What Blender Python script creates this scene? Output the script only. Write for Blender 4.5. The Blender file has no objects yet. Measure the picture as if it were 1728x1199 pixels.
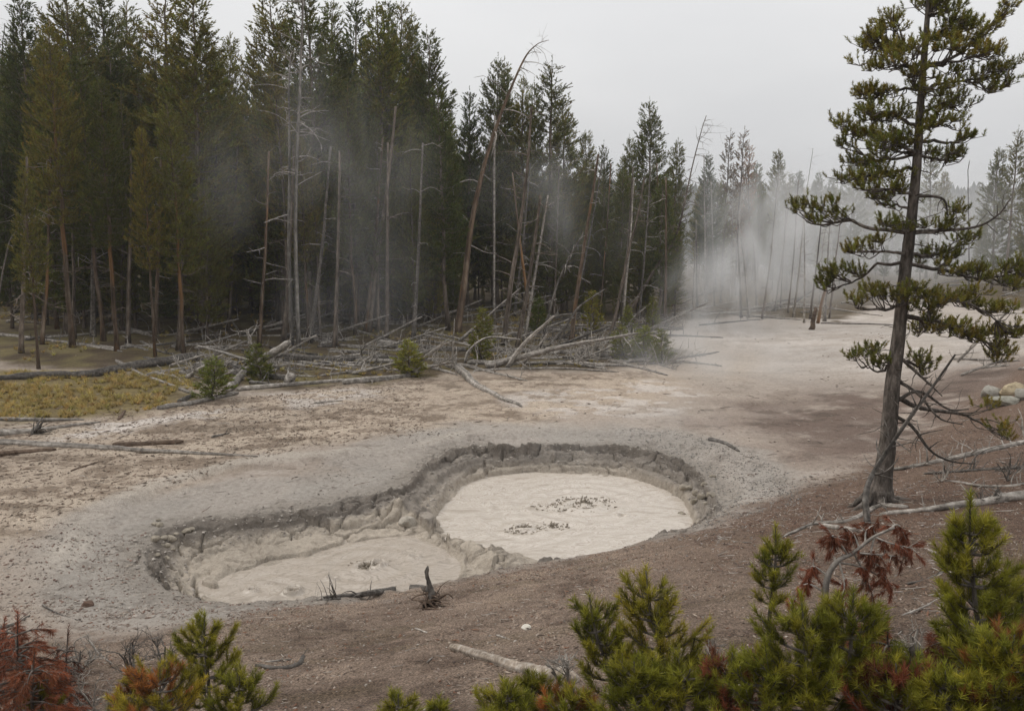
import bpy, math, random
import numpy as np
from mathutils import Vector
SC = bpy.context.scene
COL = SC.collection
R = math.radians

# ------------------------------------------------------------------ camera
CAMZ, PITCH, F = 6.0, R(8.4), 1500.0
cd = bpy.data.cameras.new('camera'); cam = bpy.data.objects.new('camera', cd); COL.objects.link(cam)
cam.location = (0, 0, CAMZ); cam.rotation_euler = (R(90) - PITCH, 0, 0)
cd.sensor_width = 36; cd.lens = 36 * F / 1728; cd.clip_end = 3000; cd.clip_start = 0.05
SC.camera = cam

# ------------------------------------------------------------------ world, sun, exposure
W = bpy.data.worlds.new('World'); SC.world = W; W.use_nodes = True
nt = W.node_tree; nt.nodes.clear()
SUN_EL, SUN_AZ = R(48), R(-60)
sky = nt.nodes.new('ShaderNodeTexSky'); sky.sky_type = 'NISHITA'; sky.sun_disc = False
sky.sun_elevation = SUN_EL; sky.sun_rotation = SUN_AZ; sky.air_density = 1.5; sky.dust_density = 4
hsv = nt.nodes.new('ShaderNodeHueSaturation'); hsv.inputs['Saturation'].default_value = 0.12
nt.links.new(sky.outputs[0], hsv.inputs['Color'])
tc = nt.nodes.new('ShaderNodeTexCoord')
mp = nt.nodes.new('ShaderNodeMapping'); mp.inputs['Scale'].default_value = (1, 1, 3.0)
nz = nt.nodes.new('ShaderNodeTexNoise'); nz.inputs['Scale'].default_value = 1.6; nz.inputs['Detail'].default_value = 4
nz.inputs['Roughness'].default_value = 0.45
nt.links.new(tc.outputs['Generated'], mp.inputs[0]); nt.links.new(mp.outputs[0], nz.inputs['Vector'])
cr = nt.nodes.new('ShaderNodeValToRGB')
cr.color_ramp.elements[0].position = 0.3; cr.color_ramp.elements[0].color = (5.35, 5.42, 5.6, 1)
cr.color_ramp.elements[1].position = 0.7; cr.color_ramp.elements[1].color = (6.8, 6.82, 6.88, 1)
nt.links.new(nz.outputs[0], cr.inputs[0])
mx = nt.nodes.new('ShaderNodeMix'); mx.data_type = 'RGBA'; mx.inputs['Factor'].default_value = 0.93   # closed cloud cover over the clear sky
nt.links.new(hsv.outputs[0], mx.inputs['A']); nt.links.new(cr.outputs[0], mx.inputs['B'])
bg = nt.nodes.new('ShaderNodeBackground'); bg.inputs['Strength'].default_value = 0.105
wo = nt.nodes.new('ShaderNodeOutputWorld')
sx = nt.nodes.new('ShaderNodeSeparateXYZ'); nt.links.new(tc.outputs['Generated'], sx.inputs[0])
mr = nt.nodes.new('ShaderNodeMapRange'); mr.inputs['From Min'].default_value = 0; mr.inputs['From Max'].default_value = 1; mr.inputs['To Min'].default_value = 0.93; mr.inputs['To Max'].default_value = 2.15   # overcast: brightest overhead
nt.links.new(sx.outputs['Z'], mr.inputs[0])
vm = nt.nodes.new('ShaderNodeVectorMath'); vm.operation = 'SCALE'; nt.links.new(mx.outputs['Result'], vm.inputs[0]); nt.links.new(mr.outputs[0], vm.inputs['Scale'])
nt.links.new(vm.outputs[0], bg.inputs[0]); nt.links.new(bg.outputs[0], wo.inputs[0])

sl = bpy.data.lights.new('sun', 'SUN'); sl.energy = 1.1; sl.angle = R(22); sl.color = (1, 0.93, 0.84)
so = bpy.data.objects.new('sun', sl); COL.objects.link(so)
sd_ = Vector((math.sin(SUN_AZ) * math.cos(SUN_EL), math.cos(SUN_AZ) * math.cos(SUN_EL), math.sin(SUN_EL)))
so.rotation_euler = sd_.to_track_quat('Z', 'Y').to_euler()
SC.view_settings.view_transform = 'Standard'; SC.view_settings.look = 'None'
SC.view_settings.exposure = 0.0; SC.view_settings.gamma = 1; SC.view_settings.use_curve_mapping = False
SC.cycles.max_bounces = 5; SC.cycles.diffuse_bounces = 3; SC.cycles.volume_bounces = 1
SC.cycles.use_denoising = True; SC.cycles.volume_step_rate = 1.0; SC.cycles.volume_max_steps = 96

# ------------------------------------------------------------------ noise
def _h(ix, iy, s):
    n = (ix.astype(np.int64) * 374761393 + iy.astype(np.int64) * 668265263 + s * 1442695041) & 0xffffffff
    n = ((n ^ (n >> 13)) * 1274126177) & 0xffffffff
    n = (n ^ (n >> 16)) * 2246822519 & 0xffffffff
    return ((n ^ (n >> 15)) & 0xffffff) / float(0xffffff)
def vn(x, y, s=0):
    ix = np.floor(x); iy = np.floor(y); fx = x - ix; fy = y - iy
    fx = fx * fx * fx * (fx * (fx * 6 - 15) + 10); fy = fy * fy * fy * (fy * (fy * 6 - 15) + 10)
    a = _h(ix, iy, s); b = _h(ix + 1, iy, s); c = _h(ix, iy + 1, s); d = _h(ix + 1, iy + 1, s)
    return (a + (b - a) * fx + (c - a) * fy + (a - b - c + d) * fx * fy) * 2 - 1
def fbm(x, y, f, o=4, s=0, g=0.5):
    r = 0; a = 1; t = 0
    for i in range(o):
        r = r + a * vn(x * f + 17.3 * i, y * f - 9.1 * i, s + i); t += a; a *= g; f *= 2.03
    return r / t
def worley(x, y, f, s=0):
    x = x * f; y = y * f; ix = np.floor(x); iy = np.floor(y)
    f1 = np.full(x.shape, 9.0); f2 = np.full(x.shape, 9.0); cid = np.zeros(x.shape)
    for i in (-1, 0, 1):
        for j in (-1, 0, 1):
            cx = ix + i; cy = iy + j
            px = cx + _h(cx, cy, s); py = cy + _h(cx, cy, s + 7)
            d = np.hypot(px - x, py - y); k = _h(cx, cy, s + 13)
            n1 = d < f1
            f2 = np.where(n1, f1, np.minimum(f2, d)); cid = np.where(n1, k, cid); f1 = np.where(n1, d, f1)
    return f1, f2, cid
def ss(a, b, x):
    t = np.clip((x - a) / (b - a), 0, 1); return t * t * (3 - 2 * t)
def poly_sd(P, x, y):
    P = np.asarray(P, float); n = len(P); d = np.full(x.shape, 1e9); ins = np.zeros(x.shape, bool)
    for i in range(n):
        ax, ay = P[i]; bx, by = P[(i + 1) % n]; ex, ey = bx - ax, by - ay
        t = np.clip(((x - ax) * ex + (y - ay) * ey) / (ex * ex + ey * ey + 1e-12), 0, 1)
        d = np.minimum(d, np.hypot(x - ax - t * ex, y - ay - t * ey))
        c = ((ay > y) != (by > y)) & (x < (bx - ax) * (y - ay) / (by - ay + 1e-12) + ax); ins ^= c
    return np.where(ins, d, -d)
def smooth_poly(P, k=2):
    for _ in range(k):
        Q = []
        for i in range(len(P)):
            a = np.array(P[i]); b = np.array(P[(i + 1) % len(P)]); Q += [a * .75 + b * .25, a * .25 + b * .75]
        P = Q
    return P

# ------------------------------------------------------------------ picture <-> place
cP, sP = math.cos(PITCH), math.sin(PITCH)
def ray(px, py):
    u = (px - 864) / F; v = (599.5 - py) / F
    return np.array([u, cP + v * sP, -sP + v * cP])
def pt(px, py, Y):
    d = ray(px, py); return np.array([0, 0, CAMZ]) + d * (Y / d[1])
def onz(px, py, z):
    d = ray(px, py); t = (z - CAMZ) / d[2]; return (d[0] * t, d[1] * t)

# ------------------------------------------------------------------ terrain
TOEX = [-30, -12, -5.5, -1.8, 1.5, 3.8, 8, 14, 30]
TOEY = [14.5, 13.6, 13.2, 14.2, 16.0, 17.6, 21, 28, 45]
def toe(x): return np.interp(x, TOEX, TOEY)
def base_h(x, y):
    d = toe(x) - y + 0.35 * fbm(x, y, .35, 2, 50)
    s = np.interp(x, [-8, 0, 5, 12, 30], [.27, .285, .255, .18, .08])
    k = 0.35
    h = s * (np.logaddexp(0, d / k) * k) * np.where(d < 0, 1, 1)
    h = h - 0.02 * np.clip(y - 60, 0, 60) * 0
    h = h + 2.3 * ss(40, 78, y) * ss(8, -22, x) + .5 * ss(26, 40, y) * ss(-8, -22, x)
    h = h + 0.9 * ss(12, 24, x) * ss(55, 35, y)
    hill = 13 * ss(170, 400, y) + 6 * ss(170, 420, y) * (fbm(x, y, .006, 2, 3) + .6 * ss(150, -50, x))
    h = h + hill
    h = h + fbm(x, y, .12, 3, 5) * .10 * ss(2, 8, y) + fbm(x, y, .6, 3, 8) * .045
    return h
RIM = [(248, 880), (275, 864), (330, 850), (400, 847), (450, 840), (510, 838), (560, 830), (600, 818), (645, 815), (690, 802),
       (705, 785), (705, 768), (740, 752), (775, 742), (815, 738), (860, 746), (900, 741), (960, 737), (1040, 738), (1100, 744),
       (1150, 757), (1190, 782), (1208, 812), (1210, 845), (1192, 872), (1100, 900), (1010, 918), (930, 932), (850, 962),
       (800, 980), (740, 996), (650, 1006), (560, 1014), (420, 1018), (350, 1004), (300, 988), (262, 972), (240, 945), (238, 910)]
RIMW = smooth_poly([onz(a, b, 0.03) for a, b in RIM], 1)
ZM = -0.72
MR = [(744, 868), (760, 842), (800, 815), (850, 801), (920, 797), (1000, 803), (1060, 811), (1110, 826), (1150, 848), (1168, 880),
      (1168, 925), (1060, 965), (960, 965), (900, 940), (860, 926), (800, 918), (758, 902)]
ML = [(372, 1000), (372, 972), (440, 962), (520, 942), (600, 917), (670, 903), (735, 922), (772, 950), (768, 985), (700, 1050), (560, 1075), (420, 1060)]
MRW = smooth_poly([onz(a, b, ZM) for a, b in MR], 2)
MLW = smooth_poly([onz(a, b, ZM) for a, b in ML], 2)
APR = [(90, 1010), (100, 930), (135, 880), (190, 838), (260, 806), (350, 784), (450, 770), (560, 762), (680, 758), (730, 738), (800, 724), (900, 720), (1020, 720), (1130, 730), (1220, 758), (1262, 800), (1255, 850), (1200, 880), (1100, 905), (850, 970), (420, 1030), (250, 1020)]
APRW = smooth_poly([onz(a, b, 0.03) for a, b in APR], 1)
RX0, RX1 = min(p[0] for p in RIMW) - 3, max(p[0] for p in RIMW) + 3
RY0, RY1 = min(p[1] for p in RIMW) - 3, max(p[1] for p in RIMW) + 3
def stair(t, n, sharp):
    q = t * n; i = np.floor(q); f = q - i
    return (i + ss(.5 - sharp, .5 + sharp, f)) / n
def pool_fields(x, y):
    wx = x + .20 * fbm(x, y, .9, 4, 21, .55); wy = y + .20 * fbm(x, y, .9, 4, 31, .55)
    dR = poly_sd(RIMW, wx, wy)
    mx_ = x + .10 * fbm(x, y, 1.6, 3, 41); my_ = y + .10 * fbm(x, y, 1.6, 3, 51)
    dr = poly_sd(MRW, mx_, my_); dl = poly_sd(MLW, mx_, my_)
    return dR, dr, dl
def pool_h(x, y, b):
    dR, dr, dl = pool_fields(x, y)
    ap = poly_sd(APRW, x + .25 * fbm(x, y, .7, 3, 25), y + .25 * fbm(x, y, .7, 3, 35)); b = b - .13 * ss(-.05, .45, ap) * ss(14.2, 15.5, y)
    dM = np.maximum(dr, dl); out = np.maximum(-dM, 0)
    t = np.where(dR > 0, dR / (dR + out + 1e-4), 0)
    left = ss(-.6, .6, dl - dr)                                     # 1 nearer the left pool
    rg = fbm(x, y, 1.4, 4, 61)
    lr = (dl - dr > 0)
    ua = x * .62 + .25 * fbm(x, y, 1.3, 3, 71) + np.where(lr, 40, 0); ub = t * 2.6 + .22 * fbm(x, y, 1.7, 3, 72)     # slabs lie along the bank
    f1, f2, cid = worley(ua, ub, 1.25, 5)
    crack = ss(.09, .02, f2 - f1) * ss(-.3, .25, fbm(x, y, .9, 3, 73))
    g1, g2, gid = worley(x + .1 * fbm(x, y, 3, 2, 75), y + .1 * fbm(x, y, 3, 2, 76), 2.6, 9)
    crack2 = ss(.10, .02, g2 - g1)
    tn = np.clip(t + .22 * fbm(x, y, .45, 2, 65) * ss(0, .3, t) * ss(1, .7, t) + rg * .10 * ss(0, .2, t) * ss(1, .8, t), 0, 1)
    pr = .62 * stair(np.clip(tn + .1 * fbm(x, y, .8, 3, 63) * (t < .95), 0, 1), 3, .10) + .38 * tn
    pl = ss(.0, .05, tn) * .30 + ss(.10, .26, tn) * .10 + ss(.26, .32, tn) * .20 + ss(.32, .50, tn) * .08 + ss(.50, .55, tn) * .16 + ss(.55, .93, tn) * .08 + ss(.93, 1, tn) * .08
    prof = pr * (1 - left) + pl * left
    inside = ss(0.02, .12, t) * (1 - ss(.9, 1, t))
    h = b * (1 - prof) + (ZM - .02) * prof
    h = h + inside * (.12 * (cid - .5) * ss(.1, .5, t) - .23 * crack * ss(.05, .3, t) - .04 * crack2 * (gid > .5) + .03 * (gid - .5) + .07 * rg + .05 * fbm(x, y, 5, 3, 81))
    e1, e2, eid = worley(x + .16 * fbm(x, y, 2.6, 3, 171), y * 1.5 + .16 * fbm(x, y, 2.6, 3, 172), 1.25, 19)
    cr3 = ss(.055, .015, e2 - e1) * ss(-.1, .2, fbm(x, y, .7, 3, 173)); rdg = 1 - np.abs(fbm(x, y, 2.2, 4, 175, .6)) * 2.2
    wm = ss(.0, .08, t) * ss(.62, .42, t)
    h = h + wm * (.05 * (rdg - .5) + .12 * (eid - .5) - .24 * cr3 + .022 * fbm(x, y, 8, 3, 177))
    # the ground just outside is split too
    om = ss(-.9, -.1, dR) * (dR < 0) * ss(15, 16.5, y) * ss(-.1, .4, fbm(x, y, .6, 2, 181)); h = h - om * .10 * cr3
    # broken slabs on the neck between the pools
    neck = ss(.9, .3, np.abs(dl - dr)) * ss(.2, .8, dR) * ss(0, .25, out)
    h = h + neck * (.22 * cid + .14 * gid + .10 * eid - .12 - .12 * cr3)
    h = np.where(dM > 0, np.minimum(h, ZM + .03 - .9 * dM), h)
    # low broken lip round the rim
    lip = np.exp(-(dR / .22) ** 2); h = h + lip * (.05 * rg + .05 * fbm(x, y, 3.5, 3, 91))
    near = ss(-1.4, 0, dR)
    h = h - .10 * ss(-2.3, -.2, dR) * (1 - ss(0, .1, dR)) * ss(14.5, 16, y)
    h = h + near * (1 - ss(0, .2, dR)) * .035 * fbm(x, y, 4, 4, 95)
    return h, dR, dr, dl, t
def H(x, y, full=False):
    x = np.asarray(x, float); y = np.asarray(y, float)
    b = base_h(x, y); shp = b.shape
    xf, yf, bf = x.ravel(), y.ravel(), b.ravel().copy()
    dR = np.full(xf.shape, -9.0); dr = dR.copy(); dl = dR.copy(); t = np.zeros(xf.shape)
    m = (xf > RX0) & (xf < RX1) & (yf > RY0) & (yf < RY1)
    if m.any():
        h, a, b2, c, tt = pool_h(xf[m], yf[m], bf[m]); 
        bf[m] = h; dR[m] = a; dr[m] = b2; dl[m] = c; t[m] = tt
    if full: return bf.reshape(shp), dR.reshape(shp), dr.reshape(shp), dl.reshape(shp), t.reshape(shp)
    return bf.reshape(shp)
def gz(x, y): return float(H(np.array([x]), np.array([y]))[0])
_ys = 3.0 * (420 / 3.0) ** np.linspace(0, 1, 1400)
def at(px, py):
    d = ray(px, py); X = d[0] / d[1] * _ys; Z = CAMZ + d[2] / d[1] * _ys
    g = H(X, _ys) - Z; i = int(np.argmax(g > 0)) if (g > 0).any() else len(_ys) - 1
    if i > 0:
        k = g[i - 1] / (g[i - 1] - g[i]) if g[i] != g[i - 1] else 0; Y = _ys[i - 1] + (_ys[i] - _ys[i - 1]) * k
    else: Y = _ys[0]
    x = d[0] / d[1] * Y; return np.array([x, Y, gz(x, Y)])

# ------------------------------------------------------------------ mesh helpers
class MB:
    def __init__(s): s.v = []; s.f = []; s.n = 0; s.c = []
    def add(s, V, Fc, c=None):
        V = np.asarray(V, float); Fc = np.asarray(Fc, int); s.v.append(V); s.f.append(Fc + s.n); s.n += len(V)
        if c is None: c = np.tile([1., 1, 1], (len(V), 1))
        s.c.append(np.asarray(c, float)); return s
    def tube(s, P, rad, k=7, rough=0.0, rng=None, cap=True, c=None):
        P = np.asarray(P, float); n = len(P); rad = np.broadcast_to(np.asarray(rad, float), (n,))
        T = np.gradient(P, axis=0); T /= np.linalg.norm(T, axis=1)[:, None] + 1e-9
        a = np.array([0, 0, 1.]) if abs(T[0][2]) < .9 else np.array([1., 0, 0])
        U = np.cross(T[0], a); U /= np.linalg.norm(U); Us = [U]
        for i in range(1, n):
            U = U - T[i] * np.dot(U, T[i]); U /= np.linalg.norm(U) + 1e-9; Us.append(U)
        Us = np.array(Us); Vs = np.cross(T, Us); th = np.linspace(0, 2 * np.pi, k, endpoint=False)
        rr = rad[:, None] * np.ones((1, k))
        if rough and rng is not None: rr = rr * (1 + rng.uniform(-rough, rough, (n, k)))
        V = P[:, None] + rr[..., None] * (np.cos(th)[None, :, None] * Us[:, None] + np.sin(th)[None, :, None] * Vs[:, None])
        tv = None
        if rough and rng is not None and n > 6:
            sk = rng.uniform(.5, 1.25, (1, k)); g_ = np.convolve(rng.uniform(.55, 1.3, n + 2), np.ones(3) / 3, 'valid')[:, None]; tv = np.clip(sk * g_ * rng.uniform(.85, 1.15, (n, k)), .35, 1.35).ravel()
        V = V.reshape(-1, 3); i = np.arange(n - 1)[:, None] * k; j = np.arange(k)[None]; j2 = (j + 1) % k
        Q = np.stack([i + j, i + j2, i + k + j2, i + k + j], -1).reshape(-1, 4)
        Tq = np.concatenate([Q[:, [0, 1, 2]], Q[:, [0, 2, 3]]])
        if cap:
            V = np.vstack([V, P[0], P[-1]]); b = n * k; jj = np.arange(k); j2 = (jj + 1) % k
            Tq = np.vstack([Tq, np.stack([np.full(k, b), j2, jj], -1), np.stack([np.full(k, b + 1), (n - 1) * k + jj, (n - 1) * k + j2], -1)])
        if c is None and tv is not None:
            tv = np.append(tv, [1, 1]) if cap else tv; return s.add(V, Tq, np.repeat(tv[:, None], 3, 1))
        return s.add(V, Tq, None if c is None else np.tile(c, (len(V), 1)))
    def build(s, name, mat, parent=None, smooth=True, loc=None):
        me = bpy.data.meshes.new(name)
        V = np.vstack(s.v); Fc = np.vstack(s.f); C = np.vstack(s.c)
        if loc is not None: V = V - np.asarray(loc)
        me.vertices.add(len(V)); me.vertices.foreach_set('co', V.astype(np.float32).ravel())
        k = Fc.shape[1]; me.loops.add(Fc.size); me.loops.foreach_set('vertex_index', Fc.astype(np.int32).ravel())
        me.polygons.add(len(Fc)); me.polygons.foreach_set('loop_start', (np.arange(len(Fc)) * k).astype(np.int32))
        me.polygons.foreach_set('loop_total', np.full(len(Fc), k, np.int32))
        me.polygons.foreach_set('use_smooth', np.full(len(Fc), smooth, bool))
        at_ = me.color_attributes.new('tint', 'FLOAT_COLOR', 'POINT')
        at_.data.foreach_set('color', np.hstack([C, np.ones((len(C), 1))]).astype(np.float32).ravel())
        me.update(calc_edges=True); me.materials.append(mat)
        o = bpy.data.objects.new(name, me); COL.objects.link(o)
        if parent is not None: o.parent = parent
        return o
def tag(o, label=None, cat=None, group=None, kind=None):
    if label: o['label'] = label
    if cat: o['category'] = cat
    if group: o['group'] = group
    if kind: o['kind'] = kind
    return o
def thing(name, loc, label, cat, group=None):
    o = bpy.data.objects.new(name, None); COL.objects.link(o); o.location = tuple(loc); o.empty_display_size = .2
    return tag(o, label, cat, group)
def curve(P, n):
    """Catmull-Rom through P"""
    P = np.asarray(P, float)
    if len(P) == 2: return P[0] + (P[1] - P[0]) * np.linspace(0, 1, n)[:, None]
    Q = np.vstack([2 * P[0] - P[1], P, 2 * P[-1] - P[-2]]); out = []
    for u in np.linspace(0, len(P) - 1 - 1e-6, n):
        i = int(u); f = u - i; a, b, c, d = Q[i:i + 4]
        out.append(.5 * (2 * b + (c - a) * f + (2 * a - 5 * b + 4 * c - d) * f * f + (3 * b - a - 3 * c + d) * f ** 3))
    return np.array(out)
def unit(v): v = np.asarray(v, float); return v / (np.linalg.norm(v, axis=-1, keepdims=True) + 1e-9)

# needles: every shoot is a bottle-brush of narrow blades round its axis
def brush(mb, P, D, L, nb, ln, w, rng, col, spread=.75, jit=.25):
    P = np.asarray(P, float); D = unit(D); N = len(P)
    if N == 0: return
    L = np.broadcast_to(L, (N,)); P = np.repeat(P, nb, 0); D = np.repeat(D, nb, 0); L = np.repeat(L, nb)
    rnd = unit(rng.normal(size=P.shape)); rad = unit(rnd - D * (rnd * D).sum(1)[:, None])
    u = rng.uniform(0, 1, len(P)); B = P + D * (u * L)[:, None]
    sp = spread * (1 - .45 * u) * rng.uniform(.7, 1.3, len(P))
    dr = unit(D * (1 - .35 * sp)[:, None] + rad * sp[:, None] + rng.normal(size=P.shape) * jit * .4)
    l = ln * rng.uniform(.65, 1.15, len(P)); side = unit(np.cross(dr, rng.normal(size=P.shape)))
    ww = w * rng.uniform(.7, 1.3, len(P))
    V = np.stack([B - side * ww[:, None] / 2, B + side * ww[:, None] / 2, B + dr * l[:, None]], 1).reshape(-1, 3)
    Fc = np.arange(len(V)).reshape(-1, 3)
    c = np.repeat(np.atleast_2d(col) if np.ndim(col) > 1 else np.tile(col, (N, 1)), nb, 0)
    c = c * rng.uniform(.75, 1.25, (len(c), 1)); mb.add(V, Fc, np.repeat(c, 3, 0))

# ------------------------------------------------------------------ materials
def mat(name, rough=.9, spec=.2):
    m = bpy.data.materials.new(name); m.use_nodes = True; n = m.node_tree; b = n.nodes['Principled BSDF']
    b.inputs['Roughness'].default_value = rough; b.inputs['Specular IOR Level'].default_value = spec
    return m, n, b
def N(n, t, **kw):
    x = n.nodes.new(t)
    for k, v in kw.items():
        if k in x.inputs: x.inputs[k].default_value = v
        else: setattr(x, k, v)
    return x
def ramp(n, src, stops):
    r = n.nodes.new('ShaderNodeValToRGB'); e = r.color_ramp.elements
    while len(e) < len(stops): e.new(.5)
    for i, (p, c) in enumerate(stops): e[i].position = p; e[i].color = (*c, 1)
    n.links.new(src, r.inputs[0]); return r.outputs[0]
def mul(n, a, b, f=1.0, bt='MULTIPLY'):
    m = n.nodes.new('ShaderNodeMix'); m.data_type = 'RGBA'; m.blend_type = bt; m.inputs['Factor'].default_value = f
    for s, k in ((a, 'A'), (b, 'B')):
        if isinstance(s, tuple): m.inputs[k].default_value = (*s, 1)
        else: n.links.new(s, m.inputs[k])
    return m.outputs['Result']
def ground_mat():
    m, n, b = mat('ground_soil', .95, .15)
    a = N(n, 'ShaderNodeVertexColor', layer_name='tint'); g = N(n, 'ShaderNodeNewGeometry')
    n1 = N(n, 'ShaderNodeTexNoise', Scale=9.0, Detail=8.0, Roughness=.7); n.links.new(g.outputs['Position'], n1.inputs['Vector'])
    n2 = N(n, 'ShaderNodeTexNoise', Scale=45.0, Detail=5.0, Roughness=.75); n.links.new(g.outputs['Position'], n2.inputs['Vector'])
    v1 = N(n, 'ShaderNodeTexVoronoi', Scale=28.0); n.links.new(g.outputs['Position'], v1.inputs['Vector'])
    c = mul(n, a.outputs['Color'], ramp(n, n1.outputs[0], [(.3, (.72, .70, .68)), (.5, (1, 1, 1)), (.72, (1.22, 1.22, 1.22))]))
    # pebble / needle grain, only as strong as the soil attribute's alpha-like roughness
    att = N(n, 'ShaderNodeAttribute', attribute_name='grain')
    gr = ramp(n, n2.outputs[0], [(.36, (.22, .19, .16)), (.50, (1, 1, 1)), (.62, (2.0, 1.9, 1.8))])
    mm = n.nodes.new('ShaderNodeMix'); mm.data_type = 'RGBA'; mm.blend_type = 'MULTIPLY'
    n.links.new(att.outputs['Fac'], mm.inputs['Factor']); n.links.new(c, mm.inputs['A']); n.links.new(gr, mm.inputs['B'])
    n.links.new(mm.outputs['Result'], b.inputs['Base Color'])
    ad = N(n, 'ShaderNodeMath', operation='MULTIPLY_ADD'); n.links.new(n2.outputs[0], ad.inputs[0]); ad.inputs[1].default_value = .35; n.links.new(n1.outputs[0], ad.inputs[2])
    bp = N(n, 'ShaderNodeBump', Strength=1.0, Distance=.07); n.links.new(ad.outputs[0], bp.inputs['Height'])
    n.links.new(bp.outputs[0], b.inputs['Normal']); return m
def mud_mat(name, c1, c2, c3):
    m, n, b = mat(name, .27, .4); g = N(n, 'ShaderNodeNewGeometry')
    mp = N(n, 'ShaderNodeMapping'); mp.inputs['Scale'].default_value = (.8, 1.6, 1); n.links.new(g.outputs['Position'], mp.inputs[0])
    n1 = N(n, 'ShaderNodeTexNoise', Scale=.55, Detail=5.0, Roughness=.5, Distortion=3.2); n.links.new(mp.outputs[0], n1.inputs['Vector'])
    n2 = N(n, 'ShaderNodeTexNoise', Scale=3.5, Detail=6.0, Roughness=.6, Distortion=3.5); n.links.new(mp.outputs[0], n2.inputs['Vector'])
    c = ramp(n, n1.outputs[0], [(.30, c2), (.40, c3), (.455, c1), (.48, c2), (.505, c1), (.56, c3), (.60, c1), (.63, c2), (.68, c1)])
    c = mul(n, c, ramp(n, n2.outputs[0], [(.36, (.80, .785, .75)), (.44, (1, 1, 1)), (.53, (1.0, 1, 1)), (.575, (.80, .78, .74)), (.61, (1, 1, 1)), (.7, (1.05, 1.05, 1.05))]), .8)
    n.links.new(c, b.inputs['Base Color'])
    bp = N(n, 'ShaderNodeBump', Strength=.25, Distance=.05); n.links.new(n2.outputs[0], bp.inputs['Height'])
    n.links.new(bp.outputs[0], b.inputs['Normal']); return m
def wood_mat(name, dark, mid, light, zs=1.0, scale=9.0, orange=None):
    m, n, b = mat(name, .88, .15); t = N(n, 'ShaderNodeNewGeometry'); a = N(n, 'ShaderNodeVertexColor', layer_name='tint')
    mp = N(n, 'ShaderNodeMapping'); mp.inputs['Scale'].default_value = (1, 1, zs); n.links.new(t.outputs['Position'], mp.inputs[0])
    n1 = N(n, 'ShaderNodeTexNoise', Scale=scale, Detail=6.0, Roughness=.72); n.links.new(mp.outputs[0], n1.inputs['Vector'])
    c = ramp(n, n1.outputs[0], [(.33, dark), (.5, mid), (.68, light)])
    if orange:
        n3 = N(n, 'ShaderNodeTexNoise', Scale=1.3, Detail=3.0); n.links.new(mp.outputs[0], n3.inputs['Vector'])
        mk = ramp(n, n3.outputs[0], [(.56, (0, 0, 0)), (.62, (1, 1, 1))])
        mm = n.nodes.new('ShaderNodeMix'); mm.data_type = 'RGBA'; n.links.new(mk, mm.inputs['Factor']); n.links.new(c, mm.inputs['A']); mm.inputs['B'].default_value = (*orange, 1)
        c = mm.outputs['Result']
    c = mul(n, c, a.outputs['Color']); n.links.new(c, b.inputs['Base Color'])
    bp = N(n, 'ShaderNodeBump', Strength=.6, Distance=.03); n.links.new(n1.outputs[0], bp.inputs['Height']); n.links.new(bp.outputs[0], b.inputs['Normal'])
    return m
def needle_mat(name, var=.25, tr=.25):
    m, n, b = mat(name, .6, .25); a = N(n, 'ShaderNodeVertexColor', layer_name='tint'); oi = N(n, 'ShaderNodeObjectInfo')
    c = mul(n, a.outputs['Color'], ramp(n, oi.outputs['Random'], [(0, (1 - var, 1 - var * .8, 1 - var)), (.5, (1, 1, 1)), (1, (1 + var * 1.2, 1 + var * .7, 1 + var * .4))]))
    n.links.new(c, b.inputs['Base Color'])
    if tr:
        t = N(n, 'ShaderNodeBsdfTranslucent'); n.links.new(c, t.inputs[0]); x = N(n, 'ShaderNodeMixShader'); x.inputs[0].default_value = tr
        n.links.new(b.outputs[0], x.inputs[1]); n.links.new(t.outputs[0], x.inputs[2]); n.links.new(x.outputs[0], n.nodes['Material Output'].inputs[0])
    return m
M_GROUND = ground_mat()
M_MUDR = mud_mat('pale_mud', (.555, .495, .43), (.40, .345, .285), (.475, .42, .355))
M_MUDL = mud_mat('tan_mud', (.415, .36, .30), (.30, .255, .205), (.36, .31, .255))
M_MUDDRY = wood_mat('grey_splash_mud', (.15, .125, .095), (.24, .205, .16), (.36, .31, .25), 1, 14)
M_GREY = wood_mat('weathered_wood', (.12, .105, .09), (.30, .27, .235), (.50, .46, .41), 1, 7)
M_DARKLOG = wood_mat('dark_weathered_wood', (.05, .044, .038), (.13, .115, .10), (.25, .23, .205), 1, 8)
M_BROWN = wood_mat('brown_rotten_wood', (.06, .04, .03), (.15, .105, .075), (.25, .19, .145), 1, 8)
M_BARK = wood_mat('pine_bark', (.04, .034, .028), (.115, .098, .083), (.23, .20, .175), .3, 16)
M_FBARK = wood_mat('forest_bark', (.06, .048, .038), (.16, .128, .10), (.27, .225, .185), .35, 6)
M_OBARK = wood_mat('orange_bark', (.06, .042, .03), (.15, .105, .072), (.25, .205, .16), .25, 5, (.25, .14, .065))
M_NEEDLE = needle_mat('pine_needles'); M_FNEEDLE = needle_mat('forest_needles', .42, .3)
M_SNAG = wood_mat('silver_snag_wood', (.09, .08, .07), (.19, .175, .155), (.32, .30, .27), .4, 8)
M_OSNAG = wood_mat('orange_peeled_bark', (.10, .07, .05), (.20, .14, .095), (.30, .24, .18), .25, 5, (.29, .155, .07))
M_GRASS = needle_mat('dry_grass', .1, .2)
M_LITTER = needle_mat('litter', 0, 0)
M_TAN = wood_mat('pale_tan_wood', (.16, .125, .095), (.36, .30, .24), (.55, .50, .44), 1, 13)
M_STONE = wood_mat('pale_stone', (.30, .28, .24), (.48, .45, .40), (.6, .57, .52), 1, 5)

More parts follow.
